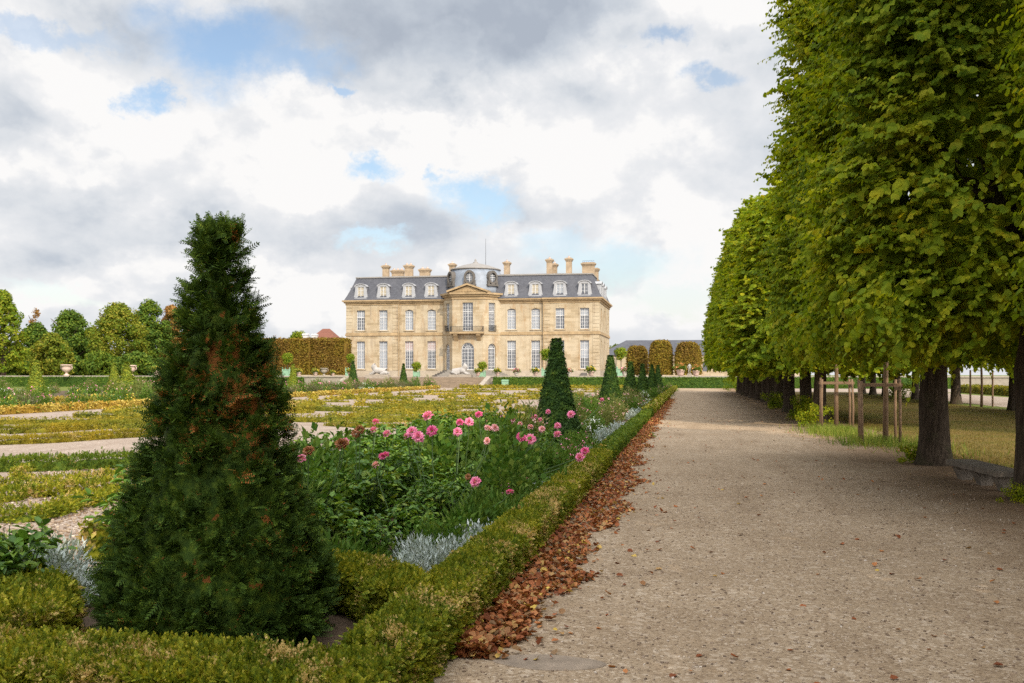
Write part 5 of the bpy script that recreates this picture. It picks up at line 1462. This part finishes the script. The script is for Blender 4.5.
for i in range(150):
    y = 34.5 + 77 * rs.random() ** 1.15; x = rs.uniform(-35.6, -29)
    k = rs.choice((0, 1, 1, 2, 2, 3, 4, 5)); me, lab = ((FE[0], 'feathery tan plant in the far mixed border'), (FE[1], 'bushy green plant dotted pink in the far mixed border'), (MV[0], 'faded mauve mound in the far mixed border'), (HB[1], 'upright pale herb in the far mixed border'), (WH[0], 'white flowered plant in the far mixed border'), (WH[1], 'green plant with yellow flowers in the far mixed border'))[k]
    plant(me, (x, y, 0), lab, 'plants of the far border, kind %s' % 'abcdef'[k], rs.uniform(1.0, 1.7))
# a second border further left, seen over the first
sheet('outer_border_soil', -62, 60, -46, 112, .010, SOIL)
for i in range(90):
    y = 62 + 48 * rs.random(); x = rs.uniform(-61, -47)
    k = rs.choice((0, 1, 4, 5)); me, lab = ((FE[0], 'feathery tan plant in the outermost border'), (FE[1], 'bushy green plant dotted pink in the outermost border'), None, None, (WH[0], 'white flowered plant in the outermost border'), (WH[1], 'green plant with yellow flowers in the outermost border'))[k]
    plant(me, (x, y, 0), lab, 'plants of the outermost border, kind %s' % 'abcdef'[k], rs.uniform(1.0, 1.6))



# ------------------------------------------------------------------ terrace furniture
ORB = np_mesh('crown', *crown_blobs([tuple(Vector((random.gauss(0, 1), random.gauss(0, 1), random.gauss(0, 1))).normalized() * .32) + (.3, .3, .3) for _ in range(26)], .14, 44)); ORB.materials.append(TREE_A)
mb = MB(); mb.box(-.42, -.42, .08, .42, .42, .92)
for sx in (-1, 1):
    for sy in (-1, 1): mb.bbox(sx * .44 - .06, sy * .44 - .06, 0, sx * .44 + .06, sy * .44 + .06, 1.02, .01); mb.lathe([(.02, 0), (.06, .05), (.06, .09), (.01, .14)], 8, (sx * .44, sy * .44, 1.02))
for z in (.12, .84): mb.box(-.46, -.46, z, .46, .46, z + .06)
PLB = mb.mesh('planter'); PLB.materials.append(MINT)
mb = MB(); mb.tube([(0, 0, .85), (.01, 0, 1.3), (0, .01, 2.0)], [.06, .05, .05], 8); PTR = mb.mesh('trunk'); PTR.materials.append(BARK)
def boxed_tree(px, y, stem, cs, label, s=1.0):
    x = XatY(px, y); t_ = thing('boxed_tree', label, 'potted tree', (x, y, TZ + .09), 0, 'clipped trees in pale green boxes')
    link('planter', PLB, None, t_, scale=s); link('trunk', PTR, None, t_, scale=(1, 1, .8 + stem * .3))
    link('crown', ORB, None, t_, (0, 0, .98 * s + stem + cs * .5), scale=cs)
boxed_tree(350.5, 126, .9, 1.1, 'ball tree on tall stem in green box at the left end of the mansion', 1.1)
boxed_tree(416.5, 126, .10, 1.15, 'ball tree in green box between the two white statues', .75)
boxed_tree(482.5, 126, .12, 1.15, 'ball tree in green box with yellow flowers right of the steps', .75)
boxed_tree(546, 132, 1.3, 1.4, 'ball tree half hidden behind the tall yew cone among dahlias', 1.1)
boxed_tree(287.5, 124.2, .75, 1.35, 'bright ball tree in green box just right of the shaggy yew', 1.1)
boxed_tree(621, 131, 1.2, 1.5, 'ball tree in green box right of the mansion corner', 1.2)

URN = MB(); URN.lathe([(.30, 0), (.30, .10), (.16, .16), (.11, .30), (.18, .38), (.40, .52), (.48, .78), (.42, .98), (.50, 1.05), (.62, 1.10), (.60, 1.16), (.36, 1.18)], 18)
for s in (-1, 1): URN.tube([(s * .44, 0, .62), (s * .66, 0, .74), (s * .64, 0, .95), (s * .5, 0, 1.02)], [.05, .05, .05, .04], 6)
URNM = URN.mesh('urn', True); URNM.materials.append(TERRA)
URNW = URNM.copy(); URNW.materials.clear(); URNW.materials.append(STONE_P)
def urn(px, y, label, s=1.0, m=URNM):
    tag(link('garden_urn', m, None, loc=(XatY(px, y), y, TZ + .27), scale=s), label, 'urn')
urn(66.5, TY - 3.5, 'pinkish stone urn on the wall at the far left', 1.25); urn(131, TY - 1, 'pinkish urn half hidden behind the clipped cone', 1.2); urn(324, TY, 'pale stone urn on the wall left of the mansion', .85, URNW)
POT = MB(); POT.lathe([(.20, 0), (.26, .12), (.34, .42), (.38, .46), (.36, .52), (.2, .53)], 12); POTM = POT.mesh('pot', True); POTM.materials.append(TERRA)
POTD = POTM.copy(); POTD.materials.clear(); POTD.materials.append(m_plain('pale pot', (.5, .45, .38), .8))
def mk_fl(m, k): return mound_mesh(60 + k, .5, .5, 240, .2, LEAF_Q, HERB, .5, m, 42, .15)
FLW = {'y': mk_fl(YELLOWF, 1), 'o': mk_fl(ORANGEF, 2), 'p': mk_fl(PINK, 3), 'w': mk_fl(PALE, 4)}
def flowerpot(px, y, c, label, s=1.0, z=None):
    t_ = thing('flower_pot', label, 'flower pot', (XatY(px, y), y, TZ + .27 if z is None else z), 0, 'flower pots on the terrace wall')
    link('pot', POTM if c in 'yo' else POTD, None, t_, scale=s); link('flowers', FLW[c], None, t_, (0, 0, .42 * s), scale=s)
flowerpot(157, TY, 'y', 'yellow flower basket on the wall left of the shaggy yew', 1.3); flowerpot(299, TY, 'y', 'yellow flower pot on the wall near the bright ball tree', .9); flowerpot(315.5, TY, 'y', 'green and yellow flower pot left of the pale urn', .9)
flowerpot(333, TY, 'y', 'low yellow flower pot right of the pale urn', .7); flowerpot(497.5, TY, 'y', 'straggling yellow flower pot by the garden steps', .9); flowerpot(516.5, TY, 'p', 'pink flower pot on the terrace wall', .9)
flowerpot(535.5, TY, 'y', 'yellow flower pot left of the tall yew cone', .95); flowerpot(569, TY, 'w', 'pale pink flower pot just right of the tall yew cone', .9); flowerpot(591, TY, 'y', 'large yellow flower pot near the mansion corner', 1.15)
flowerpot(478, TY - .1, 'y', 'yellow flowers at the foot of the boxed ball tree', .9); flowerpot(624.5, TY, 'p', 'pink flower pot in front of the right boxed ball tree', 1.0); flowerpot(680.5, TY + 2, 'o', 'orange flower pot left of the small white statue', 1.5); flowerpot(696, TY + 2, 'o', 'orange and green flower pot right of the small white statue', 1.3)
flowerpot(350, TY, 'y', 'yellow flowers at the foot of the left boxed ball tree', .9)
mb = MB(); mb.bbox(-.5, -.2, 0, .5, .2, .6, .05); mb.box(-.42, -.215, .08, .42, -.18, .5)
tag(mb.build('vent_box', m_plain('dark grille', (.10, .09, .08), .7), loc=(XatY(584, BY - .7), BY - .75, TZ + .1)), 'dark low grille box at the foot of the mansion wall', 'vent')

def skin_obj(name, verts, edges, radii, m, loc, rz=0, parent=None, scale=1.0):
    me = bpy.data.meshes.new(name); me.from_pydata(verts, edges, []); me.update()
    o = link(name, me, m, parent, loc, (0, 0, rz), scale)
    sk = o.modifiers.new('skin', 'SKIN'); sk.use_smooth_shade = True
    for d, r in zip(me.skin_vertices[0].data, radii): d.radius = (r, r) if isinstance(r, (int, float)) else r
    me.skin_vertices[0].data[0].use_root = True
    ss = o.modifiers.new('sub', 'SUBSURF'); ss.levels = 2; ss.render_levels = 2
    return o
SPX_V = [(0, 0, .42), (.5, 0, .50), (.95, 0, .58), (1.15, 0, .95), (1.22, 0, 1.25), (1.3, 0, 1.30), (-.35, 0, .36), (-.5, .28, .22), (-.1, .34, .14), (.25, .34, .08), (-.5, -.28, .22), (-.1, -.34, .14), (.25, -.34, .08),
         (1.0, .24, .35), (1.25, .24, .12), (1.7, .24, .09), (1.0, -.24, .35), (1.25, -.24, .12), (1.7, -.24, .09), (-.65, .1, .2), (-.6, .45, .1), (1.02, 0, 1.1)]
SPX_E = [(0, 1), (1, 2), (2, 3), (3, 4), (4, 5), (0, 6), (6, 7), (7, 8), (8, 9), (6, 10), (10, 11), (11, 12), (2, 13), (13, 14), (14, 15), (2, 16), (16, 17), (17, 18), (6, 19), (19, 20), (3, 21)]
SPX_R = [.44, .44, .46, .36, .34, .2, .46, .30, .2, .13, .30, .2, .13, .24, .17, .13, .24, .17, .13, .08, .05, .36]
for px, y, rz, lab in ((378, TY, math.pi, 'white reclining sphinx statue on the left side of the garden steps'), (461, TY + 1.0, .0, 'white reclining sphinx statue in front of the central doors')):
    t_ = thing('sphinx_statue', lab, 'statue', (XatY(px, y), y, TZ + .27))
    mb = MB(); mb.bbox(-1.1, -.6, -.4, 1.9, .6, .16, .03); mb.build('plinth', STONE_P, t_)
    o = skin_obj('figure', SPX_V, SPX_E, SPX_R, STONE_W, (-.2, 0, .16), 0, t_)
    t_.rotation_euler = (0, 0, rz); t_.location.x += .4 * (1 if rz else -1)
HV = [(0, 0, .98), (0, 0, 1.2), (0, 0, 1.42), (0, 0, 1.55), (0, 0, 1.70), (.11, 0, .9), (.13, -.04, .5), (.12, 0, .06), (.12, -.14, .02), (-.11, 0, .9), (-.14, .02, .5), (-.14, .06, .06), (-.14, -.08, .02), (.2, 0, 1.42), (.28, -.02, 1.15), (.22, -.2, 1.0), (-.2, 0, 1.42), (-.3, 0, 1.16), (-.34, -.06, .92)]
HE = [(0, 1), (1, 2), (2, 3), (3, 4), (0, 5), (5, 6), (6, 7), (7, 8), (0, 9), (9, 10), (10, 11), (11, 12), (2, 13), (13, 14), (14, 15), (2, 16), (16, 17), (17, 18)]
HR = [.16, .14, .16, .06, .11, .12, .09, .06, .05, .12, .09, .06, .05, .08, .06, .045, .08, .06, .045]
t_ = thing('garden_statue', 'small white standing figure statue before the clipped brown trees', 'statue', (XatY(689.5, TY + 2), TY + 2, TZ + .1))
mb = MB(); mb.bbox(-.3, -.3, 0, .3, .3, .45, .03); mb.build('pedestal', STONE_P, t_)
skin_obj('figure', HV, HE, HR, STONE_W, (0, 0, .45), 0, t_, .72)
# lantern by the mansion corner
t_ = thing('garden_lantern', 'dark lantern on a post by the mansion corner', 'lamp', (XatY(616, 150), 150, TZ + .1))
mb = MB(); mb.tube([(0, 0, 0), (0, 0, .4), (0, 0, 3.0)], [.11, .06, .05], 10); mb.build('post', IRON, t_)
mb = MB(); mb.lathe([(.12, 3.0), (.2, 3.06), (.32, 3.8), (.42, 3.84), (.2, 4.1), (.05, 4.2), (.02, 4.4)], 6); mb.build('lantern_head', IRON, t_)


# ------------------------------------------------------------------ clipped brown trees, outbuildings, background trees
def clip_tree(px0, px1, zc, top, bot, m, label, leaf=.24, dens=60, group='clipped brown trees beyond the terrace', taper=True):
    a, b = D(px0, zc), D(px1, zc); w_ = abs(b.x - a.x); h = zat(top, zc) - TZ
    cz = .4
    t_ = thing('clipped_tree', label, 'tree', ((a.x + b.x) / 2, (a.y + b.y) / 2, TZ), 0, group)
    n = 2
    hm = hedge_mesh([(-w_ / 2 + .1, 0), (w_ / 2 - .1, 0)], 3.6, h - cz, leaf, dens, rough=.18, base=cz, taper=taper)
    for v in hm.vertices: v.co.z = max(v.co.z, cz - .05) if v.co.z > .2 else cz - .05
    link('crown', hm, m, t_)
    mb = MB(); mb.tube([(0, 0, -.05), (.02, 0, .6), (0, .02, 1.8)], [.22, .17, .15], 10, 0, .05); mb.build('trunk', BARK, t_)
clip_tree(626, 648.5, 158, 346.5, 378, BROWN, 'lower clipped brown tree nearest the mansion corner')
clip_tree(648.5, 673.5, 152, 341, 378, BROWN, 'tallest clipped brown tree in the middle of three')
clip_tree(674.5, 702, 150, 343, 378, BROWN, 'clipped brown tree beside the green avenue')
for k, (a, b, lab) in enumerate(((246, 280, 'clipped brown tree block partly hidden by the shaggy yew'), (280, 314, 'middle clipped brown tree block left of the mansion'), (314, 349, 'clipped brown tree block touching the mansion corner'))):
    clip_tree(a, b, 152, 339.5 - k * .3, 378, BROWN, lab, .24, 70, 'clipped brown tree blocks left of the mansion', False)

def house(x0, x1, y, d, z0, zw, zr, wallm, roofm, label, chim=()):
    t_ = thing('outbuilding', label, 'building', ((x0 + x1) / 2, y, z0)); hx = (x1 - x0) / 2
    mb = MB(); wall_open(mb, (-hx, 0), (1, 0), 2 * hx, 0, zw - z0, [(k + .9, k + 2.0, 1.0, 2.8) for k in np.arange(1, 2 * hx - 3, 3.6)])
    mb.add([(hx, 0, 0), (hx, d, 0), (hx, d, zw - z0), (hx, 0, zw - z0)], [(0, 1, 2, 3)]); mb.add([(-hx, d, 0), (-hx, 0, 0), (-hx, 0, zw - z0), (-hx, d, zw - z0)], [(0, 1, 2, 3)]); mb.add([(hx, d, 0), (-hx, d, 0), (-hx, d, zw - z0), (hx, d, zw - z0)], [(0, 1, 2, 3)])
    mb.build('wall', wallm, t_)
    for k in np.arange(1, 2 * hx - 3, 3.6):
        p = MB(); p.box(-hx + k + .9, .2, 1.0, -hx + k + 2.0, .25, 2.8); p.build('window', GLASS, t_)
    a, b = zw - z0, zr - z0; e = .4; r_ = min(hx, d / 2)
    mb = MB(); vs = [(-hx - e, -e, a + .003), (hx + e, -e, a + .003), (hx + e, d + e, a + .003), (-hx - e, d + e, a + .003), (-hx + r_ * .8, d / 2, b), (hx - r_ * .8, d / 2, b)]
    mb.add(vs, [(0, 1, 5, 4), (1, 2, 5), (2, 3, 4, 5), (3, 0, 4), (3, 2, 1, 0)]); rf = mb.build('roof', roofm, t_)
    for cx, cy, ct in chim:
        c = MB(); c.box(cx - .55, cy - .4, a - .3, cx + .55, cy + .4, ct - z0); c.box(cx - .65, cy - .5, ct - z0 - .35, cx + .65, cy + .5, ct - z0 - .15); c.build('chimney', WHITE, rf)
    return t_
house(-17.5, 22, 196, 12, TZ, 5.4, 8.5, LIME, SLATE, 'low outbuilding with grey slate roof behind the clipped brown trees')
hx_ = D(316, 205); house(hx_.x - 3.2, hx_.x + 4.6, hx_.y, 8, TZ, 7.2, 11.2, LIME, REDTILE, 'red tiled house peeping over the clipped trees left of the mansion', ((-1.2, .6, 10.0),))
p = D(301, 190); mb = MB(); 
t_ = thing('outbuilding', 'small hidden lodge with a white chimney above the clipped trees', 'building', (p.x, p.y, TZ))
mb.box(-2.5, 0, 0, 2.5, 5, 5.2); mb.build('wall', LIME, t_); mb = MB(); mb.prism([(-2.8, 5.203), (2.8, 5.203), (0, 6.6)], -.3, 5.3); rf = mb.build('roof', REDTILE, t_)
mb = MB(); mb.box(-.5, 2.0, 5.5, .5, 2.9, 8.35); mb.box(-.6, 1.9, 8.0, .6, 3.0, 8.2); mb.build('chimney', WHITE, rf)

def bg_tree(px, zc, w_px, top, m, label, bot=374, leaf=.55, nb=60, per=110, z0=0.0, shape=1.0, sparse=1.0, name='park_tree'):
    p = D(px, zc); h = zat(top, zc) - z0; rw = w_px * zc / F_PX / 2
    cb = h * .12 if bot >= 374 else 0
    t_ = thing(name, label, 'tree', (p.x, p.y, z0), 0)
    mb = MB(); mb.tube([(0, 0, -.1), (.05, 0, h * .3), (0, .1, h * .7)], [.035 * h, .025 * h, .01 * h], 9, 0, .05)
    for k in range(8):
        a = k * 2.4; z = h * (.25 + .06 * k); mb.tube([(0, 0, z), (math.cos(a) * rw * .45, math.sin(a) * rw * .45, z + h * .12), (math.cos(a) * rw * .75, math.sin(a) * rw * .75, z + h * .2)], [.012 * h, .007 * h, .003 * h], 6)
    mb.build('trunk', BARK, t_, True)
    bl = []
    leaf *= .85; per = int(per * .9); rw *= 1.1
    for k in range(int(nb * 1.6)):
        t = random.random() ** .85; z = cb + (h - cb) * (.04 + .9 * t)
        prof = math.sin(math.pi * min(1, (.12 + .88 * t)) ** (.8 * shape)) ** .6
        a = random.uniform(0, 6.283); rr = rw * prof * random.uniform(.5, .98)
        r0 = rw * random.uniform(.13, .30)
        bl.append((math.cos(a) * rr, math.sin(a) * rr, min(z, h - r0 * .6), r0, r0, r0 * .8))
    for k in range(10):
        t = k / 10; z = cb + (h - cb) * (.1 + .75 * t); r0 = rw * .6 * math.sin(math.pi * (.15 + .8 * t)); bl.append((0, 0, z, r0, r0, h * .1))
    link('crown', np_mesh('crown', *crown_blobs(bl, leaf, int(per * sparse), LEAF_Q, .22)), m, t_)
bg_tree(3, 150, 40, 288, TREE_A, 'tall bright yellow green tree at the left edge', leaf=.42, nb=90, shape=.7)
bg_tree(-28, 150, 44, 285, TREE_A, 'bright green tree cut by the left edge behind the first', leaf=.42, nb=70, shape=.7)
bg_tree(36, 215, 34, 322, TREE_B, 'dark green tree between the bright edge tree and the round tree', leaf=.6)
bg_tree(36, 225, 20, 306, TREE_R, 'sparse reddish bare topped tree rising above the dark trees', leaf=.45, sparse=.16, nb=40)
bg_tree(69, 205, 50, 310, TREE_B, 'tall mid green tree behind the small round tree', leaf=.55, nb=80)
bg_tree(52, 165, 38, 333, TREE_C, 'small rounded golden green tree behind the far left urn', leaf=.42, nb=70, per=120)
bg_tree(92, 215, 30, 326, TREE_C, 'narrow golden tree in the gap of the tree belt', leaf=.55)
bg_tree(118, 190, 54, 303, TREE_C, 'broad golden green tree, biggest of the belt', leaf=.5, nb=95, per=120)
bg_tree(150, 205, 42, 299, TREE_B, 'tall dark green tree at the right of the belt', leaf=.52, nb=80)
bg_tree(172, 222, 30, 303, TREE_R, 'rusty brown tree half hidden by the shaggy yew', leaf=.55)
bg_tree(205, 222, 44, 318, TREE_B, 'dark tree hidden behind the upper shaggy yew', leaf=.6)
bg_tree(240, 225, 40, 328, TREE_B, 'dark green tree just behind the right of the shaggy yew', leaf=.6)
bg_tree(299, 225, 34, 331, TREE_A, 'light green tree top showing over the clipped brown blocks', leaf=.5)
bg_tree(616, 215, 26, 344, TREE_C, 'golden tree top between mansion corner and clipped trees', leaf=.5)
bg_tree(20, 200, 30, 345, TREE_B, 'low dark tree filling under the belt at the left', leaf=.55)
for k, px in enumerate((62, 100, 136)):
    bg_tree(px, 180, 40, 352, TREE_B, ('dark undergrowth shrub under the tall mid green tree', 'dark undergrowth shrub under the narrow golden tree', 'dark undergrowth shrub under the broad golden tree')[k], leaf=.5, name='tall_shrub')

for k, px in enumerate((-12, 14, 44, 78, 108, 140, 168, 200)):
    bg_tree(px, 245, 46, 344 + (k * 5) % 7, TREE_B, ('dark woodland tree closing the gap behind the bright edge trees', 'dark woodland tree behind the reddish bare topped tree', 'dark woodland tree behind the small round tree', 'dark woodland tree behind the tall mid green tree',
            'dark woodland tree behind the broad golden tree', 'dark woodland tree between golden and tall dark tree', 'dark woodland tree behind the rusty tree', 'dark woodland tree hidden by the shaggy yew')[k], leaf=.75, nb=40, per=80, name='woodland_tree')
